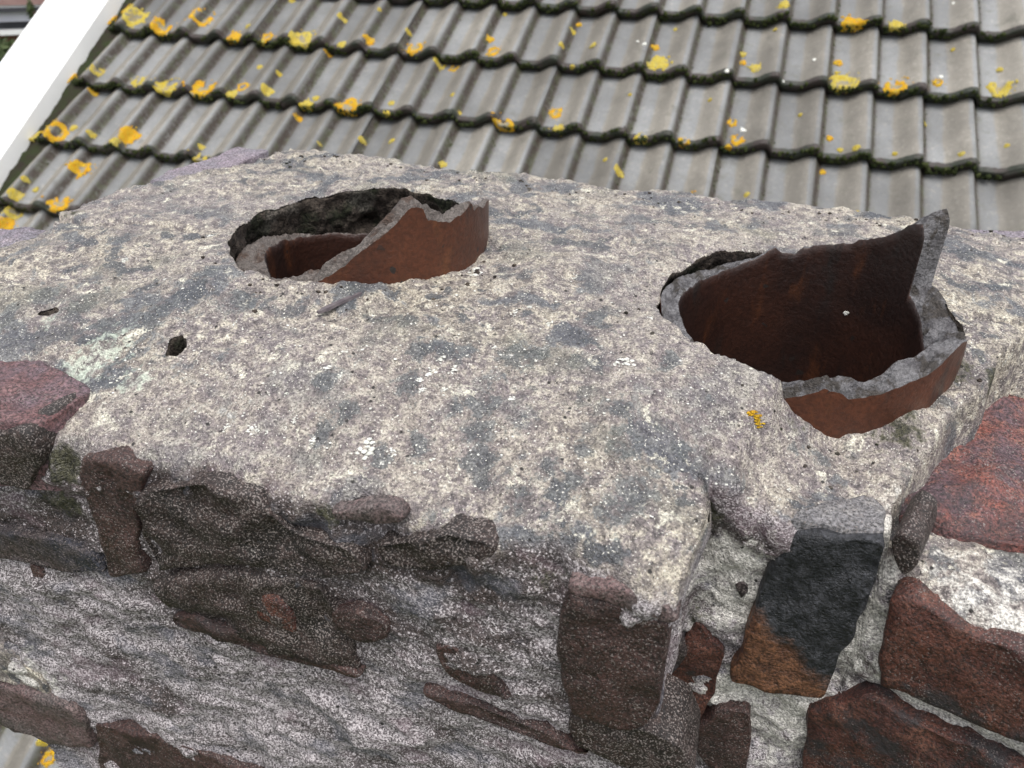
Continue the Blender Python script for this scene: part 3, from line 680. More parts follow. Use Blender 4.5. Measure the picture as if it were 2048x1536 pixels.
# linings of the two holes
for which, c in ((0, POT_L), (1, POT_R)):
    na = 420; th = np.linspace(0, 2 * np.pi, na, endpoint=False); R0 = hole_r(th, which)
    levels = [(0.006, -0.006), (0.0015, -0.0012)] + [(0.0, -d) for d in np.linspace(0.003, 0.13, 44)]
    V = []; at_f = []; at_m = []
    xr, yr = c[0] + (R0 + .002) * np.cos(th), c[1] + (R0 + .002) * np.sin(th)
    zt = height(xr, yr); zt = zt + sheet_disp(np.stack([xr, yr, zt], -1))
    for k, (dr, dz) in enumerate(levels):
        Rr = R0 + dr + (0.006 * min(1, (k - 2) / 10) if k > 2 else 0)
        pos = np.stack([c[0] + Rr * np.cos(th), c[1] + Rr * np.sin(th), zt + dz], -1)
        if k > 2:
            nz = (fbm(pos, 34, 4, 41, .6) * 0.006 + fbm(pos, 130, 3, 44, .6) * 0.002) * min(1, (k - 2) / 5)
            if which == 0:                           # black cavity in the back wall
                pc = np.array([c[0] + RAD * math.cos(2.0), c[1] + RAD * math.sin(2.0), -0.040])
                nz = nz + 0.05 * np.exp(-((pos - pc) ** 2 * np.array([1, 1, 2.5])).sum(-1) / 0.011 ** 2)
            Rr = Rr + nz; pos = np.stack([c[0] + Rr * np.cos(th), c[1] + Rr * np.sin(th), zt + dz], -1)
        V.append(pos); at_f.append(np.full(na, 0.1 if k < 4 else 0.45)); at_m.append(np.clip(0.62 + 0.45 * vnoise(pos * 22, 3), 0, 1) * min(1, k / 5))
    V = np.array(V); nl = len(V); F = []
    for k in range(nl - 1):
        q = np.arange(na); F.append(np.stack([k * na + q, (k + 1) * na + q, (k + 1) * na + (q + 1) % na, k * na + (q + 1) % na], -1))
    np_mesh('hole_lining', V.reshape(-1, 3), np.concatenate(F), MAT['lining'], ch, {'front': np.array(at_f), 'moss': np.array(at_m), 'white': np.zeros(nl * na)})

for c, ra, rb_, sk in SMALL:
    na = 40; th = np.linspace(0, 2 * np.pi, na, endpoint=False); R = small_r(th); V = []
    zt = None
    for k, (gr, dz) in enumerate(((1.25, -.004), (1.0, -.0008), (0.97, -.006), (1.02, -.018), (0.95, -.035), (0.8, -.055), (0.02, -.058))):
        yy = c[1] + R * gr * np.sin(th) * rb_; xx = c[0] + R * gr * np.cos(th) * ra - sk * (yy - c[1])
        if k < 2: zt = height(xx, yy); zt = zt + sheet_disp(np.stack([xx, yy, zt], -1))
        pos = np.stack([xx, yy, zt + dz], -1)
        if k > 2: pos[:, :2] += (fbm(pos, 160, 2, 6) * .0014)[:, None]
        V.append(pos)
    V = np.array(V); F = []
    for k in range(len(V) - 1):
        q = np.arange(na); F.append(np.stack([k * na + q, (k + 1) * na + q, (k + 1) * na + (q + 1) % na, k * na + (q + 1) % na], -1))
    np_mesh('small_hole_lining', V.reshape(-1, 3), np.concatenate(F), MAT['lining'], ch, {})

# core of the stack behind the faces, down to the roof
def box(name, x0, x1, y0, y1, z0, z1, mat, parent):
    V = [(x, y, z) for z in (z0, z1) for x, y in ((x0, y0), (x1, y0), (x1, y1), (x0, y1))]
    return mesh_obj(name, V, [(3, 2, 1, 0), (4, 5, 6, 7), (0, 1, 5, 4), (1, 2, 6, 5), (2, 3, 7, 6), (3, 0, 4, 7)], mat, parent, False)
core = box('core', -.572, .52, .485, .915, -2.25, -.16, MAT['brick_brown'], ch)

# ------------------------------------------------------------------ single stones and bricks set in the stack
def smooth_poly(P2, step, rs, jit):
    out = []
    n = len(P2)
    for i in range(n):
        a, b = P2[i], P2[(i + 1) % n]; L = np.linalg.norm(b - a); m = max(1, int(round(L / step)))
        for k in range(m): out.append(a + (b - a) * k / m)
    out = np.array(out)
    for _ in range(1): out = 0.5 * out + 0.25 * (np.roll(out, 1, 0) + np.roll(out, -1, 0))
    j = rs.randn(len(out), 2); 
    for _ in range(4): j = 0.5 * j + 0.25 * (np.roll(j, 1, 0) + np.roll(j, -1, 0))
    j *= 1.6
    return out + j * jit
def inside(p, poly):
    x, y = p; c = False; n = len(poly); j = n - 1
    for i in range(n):
        if (poly[i][1] > y) != (poly[j][1] > y) and x < (poly[j][0] - poly[i][0]) * (y - poly[i][1]) / (poly[j][1] - poly[i][1]) + poly[i][0]: c = not c
        j = i
    return c
def block(name, pts3, Nrm, depth, mat, proud=0.004, bevel=0.004, rough=0.0022, seed=0, step=0.006, tilt=None, parent=ch, label=None):
    rs = np.random.RandomState(seed + 11); pts3 = np.array(pts3, float); N_ = np.array(Nrm, float); N_ /= np.linalg.norm(N_)
    O = pts3.mean(0); ref = np.array([1.0, 0, 0]) if abs(N_[0]) < 0.8 else np.array([0, 0, 1.0])
    U = ref - N_ * np.dot(ref, N_); U /= np.linalg.norm(U); V_ = np.cross(N_, U)
    P2 = np.stack([(pts3 - O) @ U, (pts3 - O) @ V_], -1)
    area = 0.5 * np.sum(P2[:, 0] * np.roll(P2[:, 1], -1) - P2[:, 1] * np.roll(P2[:, 0], -1))
    if area < 0: P2 = P2[::-1]
    bevel = bevel * 0.5; step = step * 0.8; proud = proud * 0.55 - 0.0015
    ring = smooth_poly(P2, step, rs, 0.0016)
    tang = np.roll(ring, -1, 0) - np.roll(ring, 1, 0); tang /= np.linalg.norm(tang, axis=1)[:, None] + 1e-9
    inn = np.stack([-tang[:, 1], tang[:, 0]], -1)
    r2 = ring + inn * bevel; r1 = ring + inn * bevel * 0.3
    n = len(ring); pts = [tuple(p) for p in r2]
    lo, hi = ring.min(0), ring.max(0)
    for gx in np.arange(lo[0], hi[0], step * 1.15):
        for gy in np.arange(lo[1], hi[1], step * 1.15):
            p = np.array([gx, gy]) + rs.randn(2) * step * 0.15
            if inside(p, r2) and np.min(np.linalg.norm(r2 - p, axis=1)) > step * 0.7: pts.append(tuple(p))
    vo, _, fo, *_ = delaunay_2d_cdt([Vector(p) for p in pts], [(i, (i + 1) % n) for i in range(n)], [], 1, 1e-7)
    vo = np.array([(v.x, v.y) for v in vo])
    def lift(p2, h): return O + p2[:, :1] * U + p2[:, 1:] * V_ + N_ * h
    face = lift(vo, proud); face = face + N_ * (fbm(face, 24, 4, seed) * rough * 1.2 + fbm(face, 100, 4, seed + 3) * (rough * .3 + .0006))[:, None]
    if tilt is not None: face = face + N_ * (vo @ np.array(tilt))[:, None]
    V = list(face); Fc = [tuple(f) for f in fo]
    # the rim ring: look up nearest cdt vertex for each r2 point
    idx = [int(np.argmin(np.sum((vo - p) ** 2, 1))) for p in r2]
    t1 = (r1 @ np.array(tilt)) if tilt is not None else 0
    e1 = lift(r1, proud - bevel * 0.35) + (N_ * np.reshape(t1, (-1, 1)) if tilt is not None else 0); e2 = lift(ring, proud - bevel) + (N_ * np.reshape(t1, (-1, 1)) if tilt is not None else 0); e3 = lift(ring, -depth)
    b1 = len(V); V += list(e1); b2 = len(V); V += list(e2); b3 = len(V); V += list(e3)
    for i in range(n):
        k = (i + 1) % n
        if idx[i] != idx[k]: Fc.append((idx[i], b1 + i, b1 + k, idx[k]))
        else: Fc.append((idx[i], b1 + i, b1 + k))
        Fc.append((b1 + i, b2 + i, b2 + k, b1 + k)); Fc.append((b2 + i, b3 + i, b3 + k, b2 + k))
    me_o = mesh_obj(name, V, Fc, mat, parent, True)
    if label: me_o['label'] = label
    return me_o
def face_block(name, pxs, plane, mat, depth=0.05, label=None, **kw):
    return block(name, [on_plane(x, y, plane[0], plane[1]) for x, y in pxs], plane[1], depth, mat, label=label, **kw)
def top_block(name, pxs, z, mat, depth=0.06, label=None, **kw):
    return block(name, [on_z(x, y, z) for x, y in pxs], (0, 0, 1.0), depth, mat, label=label, **kw)

# perimeter bricks seen from above
top_block('brick', [(-160, 690), (0, 698), (60, 703), (110, 728), (180, 772), (168, 790), (80, 845), (0, 838), (-160, 825)], -.032, MAT['brick_pink'], 0.062, 'worn red brick end at the left of the stack', seed=1, rough=.003, proud=.002, bevel=.006)
top_block('brick', [(-140, 440), (0, 453), (145, 462), (100, 497), (0, 542), (-140, 590)], -.026, MAT['brick_lilac'], 0.07, seed=2, rough=.003, proud=0)
top_block('brick', [(300, 362), (345, 338), (420, 318), (470, 296), (540, 298), (470, 330), (390, 350), (340, 372)], -.016, MAT['brick_lilac'], 0.07, seed=3, rough=.002, proud=.003)
top_block('brick', [(1885, 452), (1990, 459), (2200, 476), (2200, 500), (2040, 478), (1900, 462)], -.008, MAT['brick_lilac'], 0.07, seed=4, rough=.002, proud=.002)
top_block('brick', [(1785, 1005), (1830, 930), (1890, 800), (1960, 800), (2120, 850), (2150, 1100), (2048, 1075), (1900, 1040)], -.074, MAT['brick_red_top'], 0.05, 'crumbling red brick top beside the larger broken pot', seed=5, rough=.006, proud=.006, bevel=.008, tilt=(.05, .12))
# left face
face_block('brick', [(-150, 836), (0, 838), (78, 848), (105, 905), (70, 965), (0, 950), (-150, 930)], F1, MAT['brick_dark'], seed=6, proud=.022)  # dark cover for the red brick's front, shade and dirt put in its colour
face_block('brick', [(165, 905), (240, 910), (300, 945), (272, 1010), (280, 1080), (300, 1140), (225, 1150), (195, 1040), (165, 960)], F1, MAT['brick_brown'], seed=7, proud=.012, bevel=.006, depth=.02)
face_block('stone', [(290, 975), (420, 955), (520, 990), (580, 1050), (700, 1088), (740, 1130), (640, 1150), (480, 1120), (330, 1130), (290, 1060)], F1, MAT['brick_dark'], seed=8, proud=.012, bevel=.006, depth=.018, rough=.006, label='dark gritty stone under the mortar edge')
face_block('stone', [(300, 1145), (480, 1130), (640, 1165), (690, 1230), (720, 1335), (640, 1320), (520, 1285), (430, 1250), (340, 1200)], F1, MAT['brick_dark'], seed=9, proud=.009, bevel=.008, rough=.006)
face_block('stone', [(510, 1175), (570, 1190), (600, 1225), (600, 1258), (555, 1245), (520, 1215)], F1, MAT['brick_red'], seed=10, proud=.012, bevel=.004, label='small rusty red stone')
face_block('brick', [(340, 1222), (400, 1228), (560, 1285), (730, 1338), (725, 1350), (560, 1310), (420, 1262), (350, 1240)], F1, MAT['brick_brown'], seed=11, proud=.010, bevel=.003)
face_block('brick', [(-120, 1050), (40, 1062), (140, 1080), (190, 1110), (218, 1145), (150, 1140), (60, 1122), (-120, 1090)], F1, MAT['brick_slate'], seed=12, proud=.010)
face_block('stone', [(62, 1125), (85, 1140), (112, 1182), (90, 1186), (68, 1160)], F1, MAT['brick_brown'], seed=13, proud=.008, bevel=.003)
face_block('stone', [(655, 1022), (720, 1010), (790, 1014), (800, 1036), (740, 1050), (670, 1046)], (np.array([0, .351, 0]), F1[1]), MAT['brick_rose'], seed=14, proud=.001, bevel=.003, depth=.012, label='pale purple stone in the mortar edge')
face_block('brick', [(662, 1215), (720, 1215), (775, 1250), (780, 1282), (720, 1275), (670, 1250)], F1, MAT['brick_brown'], seed=15, proud=.008)
face_block('stone', [(868, 1288), (905, 1288), (970, 1330), (1030, 1390), (960, 1378), (895, 1345)], F1, MAT['brick_brown'], seed=16, proud=.009, bevel=.004, label='thin brown wedge of stone')
face_block('stone', [(842, 1372), (900, 1385), (1010, 1425), (1120, 1470), (1180, 1500), (1100, 1488), (960, 1432), (850, 1390)], F1, MAT['brick_brown'], seed=17, proud=.008, bevel=.003)
face_block('stone', [(760, 1085), (900, 1060), (1000, 1085), (980, 1120), (860, 1140), (770, 1125)], F1, MAT['brick_dark'], seed=28, proud=.010, bevel=.006, depth=.018, rough=.005)
face_block('brick', [(1138, 1165), (1230, 1185), (1330, 1225), (1345, 1260), (1332, 1330), (1310, 1435), (1240, 1440), (1140, 1405), (1115, 1290)], F1, MAT['brick_brown'], seed=18, proud=.020, bevel=.007, depth=.06, label='dark red brick end at the front corner of the stack')
face_block('stone', [(1140, 1140), (1230, 1150), (1330, 1190), (1372, 1222), (1340, 1228), (1230, 1188), (1140, 1166)], F1, MAT['brick_rose'], seed=40, proud=.020, bevel=.004)
face_block('brick', [(1140, 1425), (1300, 1455), (1370, 1490), (1390, 1560), (1240, 1530), (1150, 1480)], F1, MAT['brick_dark'], seed=29, proud=.008, bevel=.006)
face_block('brick', [(-100, 1340), (0, 1365), (70, 1375), (150, 1405), (172, 1435), (190, 1488), (100, 1480), (0, 1435), (-100, 1400)], F1, MAT['brick_rose'], seed=19, proud=.012, bevel=.006, depth=.09, label='smooth rose brown brick jutting out at the lower left')
face_block('brick', [(195, 1448), (260, 1452), (380, 1490), (520, 1545), (560, 1600), (330, 1590), (205, 1540)], F1, MAT['brick_brown'], seed=20, proud=.010, bevel=.005)
face_block('mortar_lump', [(-40, 1300), (20, 1298), (90, 1365), (110, 1400), (40, 1372), (-40, 1350)], F1, MAT['mortar'], seed=30, proud=.006, depth=.08)
# recessed middle bay
def sooted_brick():                                 # soot-blackened face, bare orange clay towards its lower left
    A, B = on_plane(1490, 1190, F2[0], F2[1]), on_plane(1645, 1330, F2[0], F2[1])
    t = B - A; n_ = np.array([t[2], 0, -t[0]]); n_ /= np.linalg.norm(n_)
    if n_[2] > 0: n_ = -n_
    g = NT('sooted_brick'); d = g.n('ShaderNodeVectorMath', operation='DOT_PRODUCT'); g.put(d.inputs[0], g.co); d.inputs[1].default_value = tuple(n_)
    n1 = g.noise(38, 5, 0.7); n3 = g.noise(420, 3, 0.65); n2 = g.noise(90, 5, 0.7)
    e = g.math('ADD', g.math('SUBTRACT', d.outputs['Value'], float(A @ n_)), g.math('MULTIPLY', g.math('SUBTRACT', n1, 0.5), 0.045))
    blk = g.mix(g.ramp(n2, 0.42, 0.66), (0.010, 0.011, 0.014), (0.038, 0.039, 0.045))
    org = g.mix(g.ramp(n2, 0.36, 0.62), (0.070, 0.030, 0.018), (0.150, 0.066, 0.032))
    k = g.mix(g.ramp(e, -0.004, 0.010), blk, org); k = g.mul(k, g.ramp(n3, 0.3, 0.7, 0.35, 1.7))
    return g.done(k, g.ramp(n2, 0.3, 0.7, 0.36, 0.66), g.bump(g.math('ADD', g.math('MULTIPLY', n3, 0.6), g.math('MULTIPLY', n2, 1.6)), 0.0034, 0.85), 0.5)
face_block('brick', [(1562, 1046), (1660, 1052), (1766, 1068), (1762, 1100), (1720, 1220), (1652, 1362), (1640, 1382), (1560, 1368), (1462, 1346), (1490, 1250), (1530, 1130)], F2, sooted_brick(), seed=21, proud=.020, bevel=.005, depth=.07, label='soot black brick with a bare orange foot in the recessed bay')
face_block('brick', [(1345, 1300), (1395, 1240), (1450, 1300), (1430, 1380), (1385, 1470), (1330, 1440)], F2, MAT['brick_red'], seed=23, proud=.010)
face_block('stone', [(1330, 1265), (1370, 1255), (1378, 1300), (1345, 1345), (1325, 1330)], F2, MAT['brick_slate'], seed=24, proud=.014, bevel=.004)
face_block('brick', [(1392, 1440), (1440, 1405), (1500, 1420), (1500, 1530), (1440, 1545), (1395, 1500)], F2, MAT['brick_brown'], seed=25, proud=.012)
top_block('stone', [(1560, 1030), (1650, 1005), (1740, 985), (1772, 1010), (1776, 1060), (1690, 1052), (1600, 1040)], -.062, MAT['brick_grey'], 0.03, seed=31, proud=.003, rough=.003)
face_block('stone', [(1468, 1165), (1488, 1162), (1496, 1182), (1478, 1190)], F2, MAT['brick_slate'], seed=32, proud=.006, bevel=.002)
# right bay
face_block('brick', [(1782, 1075), (1812, 1050), (1838, 1070), (1832, 1130), (1800, 1150), (1786, 1120)], F3, MAT['brick_dark'], seed=26, proud=.006)
face_block('brick', [(1788, 1182), (1830, 1178), (1900, 1230), (2060, 1300), (2200, 1370), (2200, 1540), (2048, 1468), (1900, 1405), (1752, 1350), (1768, 1260)], F3, MAT['brick_red'], seed=27, proud=.019, bevel=.006, depth=.07, label='long dark red brick at the right edge')
face_block('brick', [(1622, 1398), (1740, 1378), (1860, 1440), (2060, 1530), (2200, 1600), (2100, 1700), (1600, 1640), (1610, 1500)], F3, MAT['brick_red'], seed=33, proud=.017, bevel=.006, depth=.06)

# crust lichen dots on the mortar
rs = np.random.RandomState(8); V, F = [], []
spots = [(455, 860, 8), (448, 885, 9), (505, 870, 8), (515, 872, 6), (590, 850, 7), (535, 880, 5), (627, 885, 8), (655, 745, 9), (680, 760, 6), (1030, 628, 8), (1255, 730, 13), (1235, 733, 8), (735, 905, 20), (785, 908, 8), (770, 965, 14),
         (755, 975, 12), (800, 1000, 14), (793, 1015, 9), (1023, 792, 8), (890, 777, 8), (845, 785, 7), (950, 535, 14), (1300, 640, 7), (1515, 690, 8), (1360, 885, 5), (1580, 970, 5), (730, 955, 9), (765, 925, 5), (1060, 615, 6), (1100, 640, 7),
         (575, 790, 5), (690, 705, 6), (860, 750, 9), (840, 765, 7), (880, 720, 10), (905, 740, 8), (470, 640, 5), (550, 760, 5), (990, 690, 6), (330, 560, 5), (250, 520, 6), (420, 470, 5), (1150, 560, 5), (1420, 700, 5)]
for _ in range(420):
    spots.append((rs.uniform(150, 1500), rs.uniform(560, 1050), rs.uniform(1.0, 3.4)))
for x, y, r in spots:
    p = on_z(x, y, -0.02)
    for _ in range(3):
        z = float(height(np.array([p[0]]), np.array([p[1]]))[0]); p = on_z(x, y, z)
    if np.hypot(*(p[:2] - POT_L)) < RAD + .008 or np.hypot(*(p[:2] - POT_R)) < RAD + .008 or p[1] < .385 or not (-.6 < p[0] < .12): continue
    depth = float(-(W.T @ (p - CAM))[2]); R = r / FPX * depth
    for k in range(1 if r < 4 else 16):
        o = np.array([rs.randn() * R * .42, rs.randn() * R * .62, 0]) if r >= 4 else 0
        pp = p + o; zz = float(height(np.array([pp[0]]), np.array([pp[1]]))[0])
        dz = float(sheet_disp(np.array([[pp[0], pp[1], zz]]))[0])
        bead(V, F, np.array([pp[0], pp[1], zz + dz + .0001]), R * (rs.uniform(.18, .42) if r >= 4 else 1), np.array([0, 0.02, 1.0]), 0.28, rs)
tag(mesh_obj('white_lichen', V, F, MAT['white_lichen'], ch), kind='stuff')
V, F = [], []
for _ in range(150):
    if rs.rand() < 0.72: x_, y_ = rs.uniform(-.62, .3), 0.915 - abs(rs.randn()) * .03
    else:
        k = rs.randint(2); c_ = (POT_L, POT_R)[k]; an = rs.uniform(3.3, 6.2); d_ = RAD + .006 + abs(rs.randn()) * .02; x_, y_ = c_[0] + d_ * math.cos(an), c_[1] + d_ * math.sin(an)
    z_ = float(height(np.array([x_]), np.array([y_]))[0]); z_ += float(sheet_disp(np.array([[x_, y_, z_]]))[0])
    bead(V, F, np.array([x_, y_, z_]), rs.uniform(.0007, .0024), np.array([0, 0.02, 1.0]), .7, rs)
tag(mesh_obj('dark_crumbs', V, F, MAT['lining'], ch), kind='stuff')
p = on_z(1513, 830, -.02); V, F = [], []
for k in range(26):
    o = rs.randn(2) * np.array([.0026, .0011]); qx, qy = p[0] + o[0], p[1] + o[1]; qz = float(height(np.array([qx]), np.array([qy]))[0])
    bead(V, F, np.array([qx, qy, qz + float(sheet_disp(np.array([[qx, qy, qz]]))[0]) + .0002]), rs.uniform(.0012, .0024), np.array([0, 0.02, 1.0]), .3, rs)
mesh_obj('orange_lichen_spot', V, F, MAT['lichen'], ch)

# ------------------------------------------------------------------ broken clay pots
def make_pot(name, label, c, ctl_out, ctl_in, thick, brk, seed):
    na = 540; th = np.linspace(0, 2 * np.pi, na, endpoint=False); deg = np.degrees(th)
    def curve(ctl):
        k = np.array(ctl, float); o = np.argsort(k[:, 0]); k = k[o]
        return np.interp(deg, np.r_[k[-1, 0] - 360, k[:, 0], k[0, 0] + 360], np.r_[k[-1, 1], k[:, 1], k[0, 1]])
    def nz(s, sc, sd): return fbm(np.stack([np.cos(th), np.sin(th), 0 * th + s], -1), sc, 4, sd, .6)
    zo = curve(ctl_out) + nz(1, 7, seed) * .0020 + nz(2, 24, seed) * .0004
    zi = curve(ctl_in) + nz(5, 7, seed + 1) * .0020 + nz(6, 24, seed) * .0004
    tk = curve(thick) * (1 + 0.10 * np.sin(3 * th + seed) + 0.07 * np.sin(7 * th + 2 * seed)); Ro = RAD - 0.001; prof_ = []; mats = []
    zb = -0.19
    for f in np.linspace(0, 1, 26) ** 0.8: prof_.append((np.full(na, Ro), zb + (zo - .0012 - zb) * f)); mats.append(0)
    m = 9
    for k in range(m + 1):
        f = k / m; rad = Ro - .0012 - (tk - .0024) * f
        rel = np.sin(f * np.pi) * (nz(3 + .5 * f, 4, seed + 4) * .006 + nz(4 + .6 * f, 11, seed + 5) * .0016)
        prof_.append((rad, zo + (zi - zo) * f + rel)); mats.append(1)
    for f in np.linspace(0, 1, 30) ** 1.3: prof_.append((Ro - tk, (zi - .0012) + (-0.60 - zi) * f)); mats.append(2)
    V = np.array([np.stack([c[0] + r * np.cos(th), c[1] + r * np.sin(th), z], -1) for r, z in prof_])
    wv = fbm(V, 18, 3, seed + 9)[..., None] * 0.0009
    rad_dir = np.stack([np.cos(th), np.sin(th), 0 * th], -1)[None]
    V = V + wv * rad_dir
    F = []; mi = []
    for k in range(len(V) - 1):
        q = np.arange(na); F.append(np.stack([k * na + q, k * na + (q + 1) % na, (k + 1) * na + (q + 1) % na, (k + 1) * na + q], -1))
        mi.append(np.full(na, 0 if k < 25 else (2 if k > 25 + m else 1)))
    root = thing(name, label, 'chimney pot', (c[0], c[1], -0.19))
    Vf = V.reshape(-1, 3); Fa = np.concatenate(F); ma = np.concatenate(mi)
    for part, nm, mt in ((0, 'outer_wall', MAT['pot_out']), (1, 'broken_edge', brk), (2, 'inner_wall', MAT['pot_in'])):
        f = Fa[ma == part]; us = np.zeros(len(Vf), bool); us[f.ravel()] = True; rm = np.cumsum(us) - 1
        o = np_mesh(nm, Vf[us], rm[f], mt, root, {}, True)
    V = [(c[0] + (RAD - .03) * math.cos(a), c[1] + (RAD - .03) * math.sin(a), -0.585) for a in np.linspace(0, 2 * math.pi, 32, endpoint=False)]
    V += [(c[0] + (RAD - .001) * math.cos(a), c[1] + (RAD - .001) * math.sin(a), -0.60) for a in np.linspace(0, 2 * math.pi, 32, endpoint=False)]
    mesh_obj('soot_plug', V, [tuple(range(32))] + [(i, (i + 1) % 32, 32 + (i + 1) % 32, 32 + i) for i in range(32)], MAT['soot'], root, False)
    return root
LO = [(0, .045), (12, .042), (22, .035), (30, .012), (40, -.022), (55, -.048), (75, -.056), (120, -.054), (150, -.044), (175, -.022), (200, -.018), (225, -.018), (245, -.010), (258, -.003), (270, .003), (283, .014), (295, .032), (306, .050), (316, .067), (321, .068), (323, .055), (334, .047), (345, .054), (349, .056), (351, .047), (356, .049)]
LI = [(0, .040), (12, .038), (22, .030), (30, .008), (40, -.020), (55, -.038), (75, -.042), (120, -.041), (150, -.034), (175, -.022), (200, -.021), (225, -.021), (242, -.015), (255, -.007), (264, .000), (283, .018), (295, .036), (306, .053), (316, .069), (321, .071), (324, .062), (334, .046), (345, .048), (352, .045)]
potL = make_pot('clay_chimney_pot', 'smaller broken clay pot, sunk in its hole with a slanting shard on the right', POT_L, LO, LI, [(0, .017), (90, .013), (150, .018), (190, .026), (230, .026), (280, .018)], MAT['break_brown'], 3)
RO_ = [(0, -.006), (6, -.012), (14, -.004), (24, .000), (32.4, .004), (33.4, .060), (36.5, .070), (39, .068), (42, .056), (50, .034), (60, .019), (80, .002), (92, -.003), (95, -.006), (102, -.008), (106, -.005), (120, -.015), (140, -.015), (160, -.012), (180, -.010), (200, -.014), (220, -.020), (240, -.026), (262, -.025), (275, -.009), (283, -.014), (290, -.011), (302, -.006), (314, .001), (322, .010), (330, .014), (335, .012), (339, -.004), (350, -.010)]
RI_ = [(0, -.030), (8, -.026), (16, -.018), (24, -.010), (33, -.004), (34.2, .048), (38, .058), (42, .055), (50, .043), (60, .030), (80, .013), (92, .007), (95, .001), (102, .001), (106, .005), (120, -.009), (140, -.014), (160, -.013), (180, -.012), (200, -.016), (220, -.022), (240, -.026), (257, -.020), (273, -.010), (280, -.004), (285, -.006), (290, -.010), (304, .003), (314, .006), (322, .010), (330, .008), (336, -.002), (345, -.014)]
potR = make_pot('clay_chimney_pot', 'larger broken clay pot with a tall pointed shard standing at its back right', POT_R, RO_, RI_, [(0, .021), (25, .021), (40, .021), (90, .014), (180, .020), (230, .016), (270, .014), (300, .016), (330, .020)], MAT['break_grey'], 7)
V, F = [], []; pp = np.array([POT_R[0] + (RAD - .019) * math.cos(1.12), POT_R[1] + (RAD - .019) * math.sin(1.12), -0.047])
[bead(V, F, pp + np.array([0.0007 * rs.randn(), 0, .0008 * rs.randn()]), .0014, np.array([-math.cos(1.12), -math.sin(1.12), 0]), .3, rs) for _ in range(7)]; mesh_obj('white_chip', V, F, MAT['white_lichen'], potR)

# slate splinter lying in front of the left pot
a, b = on_z(634, 616, .003), on_z(742, 578, .004)
d = (b - a) / np.linalg.norm(b - a); s = np.array([-d[1], d[0], 0]); V = []
for k, f in enumerate(np.linspace(0, 1, 7)):
    w = 0.6 * (.0030, .0058, .005, .0056, .0045, .004, .002)[k]; pz = a + (b - a) * f + np.array([0, 0, .001 * math.sin(k * 2.1)])
    zz = float(height(np.array([pz[0]]), np.array([pz[1]]))[0]) + .0015
    for q in ((-w, 0), (w, 0), (w * .8, .0016), (-w * .8, .0022)): V.append(np.array([pz[0], pz[1], zz]) + s * q[0] + np.array([0, 0, q[1]]))
F = [(3, 2, 1, 0), (24, 25, 26, 27)] + [(k * 4 + i, k * 4 + (i + 1) % 4, k * 4 + 4 + (i + 1) % 4, k * 4 + 4 + i) for k in range(6) for i in range(4)]
tag(mesh_obj('slate_splinter', V, F, MAT['slate'], None, False), 'thin grey splinter lying on the mortar in front of the smaller pot', 'splinter')

# ------------------------------------------------------------------ ground and the neighbour's house beyond the verge
g = mesh_obj('ground', [(-900, -900, -6.0), (900, -900, -6.0), (900, 900, -6.0), (-900, 900, -6.0)], [(0, 1, 2, 3)], MAT['grass'], None, False)
tag(g, kind='structure')
dist = 9.0
def far_pt(x, y): r = ray(x, y); return CAM + r * dist
hb = far_pt(20, 60); vdir = ray(20, 60); ang = math.atan2(vdir[1], vdir[0]) - math.pi / 2 + math.radians(-6)
ax = np.array([math.cos(ang), math.sin(ang), 0]); ay = np.array([-math.sin(ang), math.cos(ang), 0])
house = thing('neighbouring_house', 'distant house glimpsed beyond the white coping, white front under a dark gutter', 'house', (float(hb[0]), float(hb[1]), -6.0))
def hbox(nm, x0, x1, y0, y1, z0, z1, mat, parent=house):
    V = [hb * np.array([1, 1, 0]) + ax * x + ay * y + np.array([0, 0, z]) for z in (z0, z1) for x, y in ((x0, y0), (x1, y0), (x1, y1), (x0, y1))]
    return mesh_obj(nm, V, [(3, 2, 1, 0), (4, 5, 6, 7), (0, 1, 5, 4), (1, 2, 6, 5), (2, 3, 7, 6), (3, 0, 4, 7)], mat, parent, False)
def zpx(y): return float(on_plane(20, y, hb, ay)[2])
hbox('wall', -3, 1.2, 0.05, 3, -5.99, zpx(66), MAT['red_wall'])
hbox('sill', -3, 1.2, -0.12, 0.2, zpx(67), zpx(58), MAT['white_paint'])
hbox('window_glass', -2.9, 1.1, 0.02, 0.1, zpx(58), zpx(42), MAT['dark_frame'])
hbox('white_front', -3, 1.2, -0.06, 0.3, zpx(42), zpx(21), MAT['white_panel'])
hbox('gutter', -3, 1.2, -0.14, 0.35, zpx(21), zpx(13), MAT['dark_frame'])
hbox('fascia', -3, 1.2, -0.10, 0.4, zpx(13), zpx(8), MAT['white_paint'])
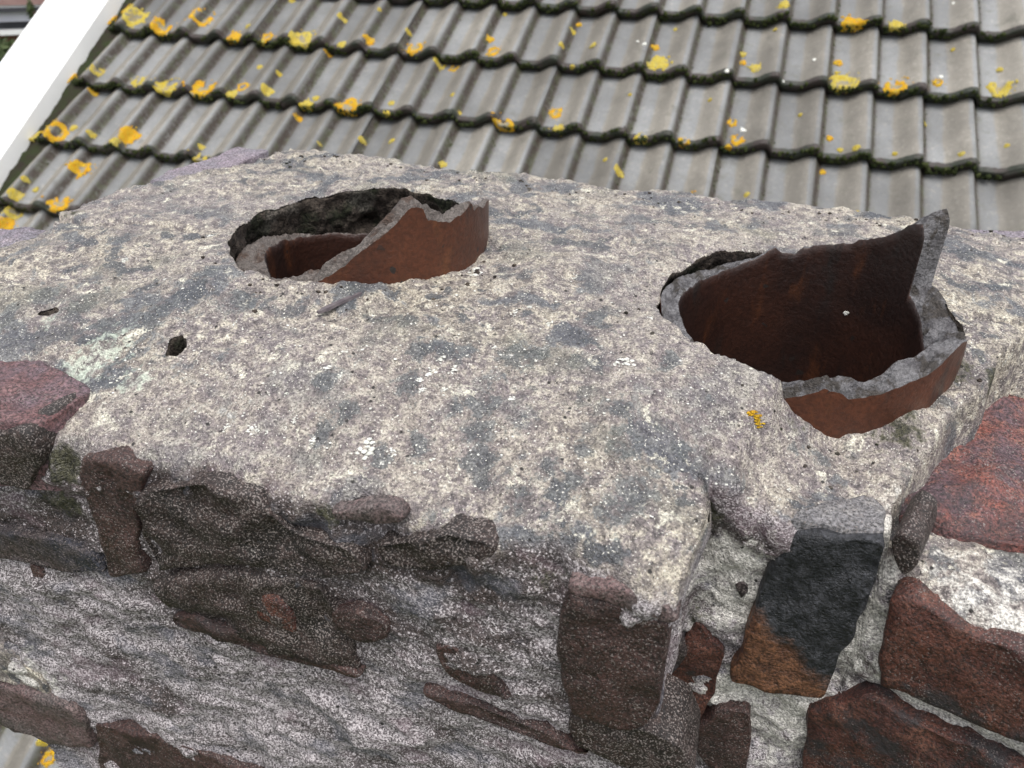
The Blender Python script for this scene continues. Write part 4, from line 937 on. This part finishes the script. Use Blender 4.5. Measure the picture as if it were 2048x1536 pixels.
V = [hb * np.array([1, 1, 0]) + ax * x + ay * y + np.array([0, 0, z]) for x, y, z in ((-3.1, -0.12, zpx(8)), (1.3, -0.12, zpx(8)), (1.3, 2.2, zpx(8) + 1.2), (-3.1, 2.2, zpx(8) + 1.2), (-3.1, 3.2, zpx(8)), (1.3, 3.2, zpx(8)))]
mesh_obj('roof', V, [(0, 1, 2, 3), (3, 2, 5, 4), (0, 3, 4), (1, 5, 2)], MAT['dull_roof'], house, False)
# hedge under the window and a small shrub by the gutter
def shrub(name, label, centre, rx, ry, rz, n, leaf, seed):
    rs = np.random.RandomState(seed); root = thing(name, label, 'shrub', (float(centre[0]), float(centre[1]), -6.0))
    V, F = [], []
    for k in range(n):
        v = rs.randn(3); v /= np.linalg.norm(v); rr = rs.rand() ** 0.4 * (0.8 + 0.25 * math.sin(5 * v[0] + 3 * v[2] + seed))
        p = centre + v * rr * np.array([rx, ry, rz]); t = rs.randn(3); t /= np.linalg.norm(t); s = np.cross(t, rs.randn(3)); s /= np.linalg.norm(s)
        l = leaf * rs.uniform(.6, 1.3); b0 = len(V)
        V += [p - t * l, p + s * l * .45, p + t * l, p - s * l * .45]; F.append((b0, b0 + 1, b0 + 2, b0 + 3))
    mesh_obj('foliage', V, F, MAT['hedge'], root, False)
    V, F = [], []
    for k in range(9):
        z = -6.0 + (centre[2] + 6.0) * k / 8; rr = .06 * (1 - .6 * k / 8)
        for q in range(7): V.append((centre[0] + rr * math.cos(q * .898) + .05 * math.sin(k), centre[1] + rr * math.sin(q * .898), z))
    for k in range(8):
        for q in range(7): F.append((k * 7 + q, k * 7 + (q + 1) % 7, k * 7 + 7 + (q + 1) % 7, k * 7 + 7 + q))
    mesh_obj('stem', V, F, MAT['bark'], root)
    return root
c0 = CAM + ray(12, 112) * 8.3
shrub('dark_shrub', 'dark leafy shrub below the window of the distant house', c0, .8, .5, .20, 2600, .035, 2)
c1 = CAM + ray(62, 22) * 8.6
shrub('pale_shrub', 'thin pale green shrub sprig beside the dark gutter', c1, .05, .05, .13, 260, .02, 5)
for o in bpy.data.objects:
    if '_base' in o.keys(): del o['_base']
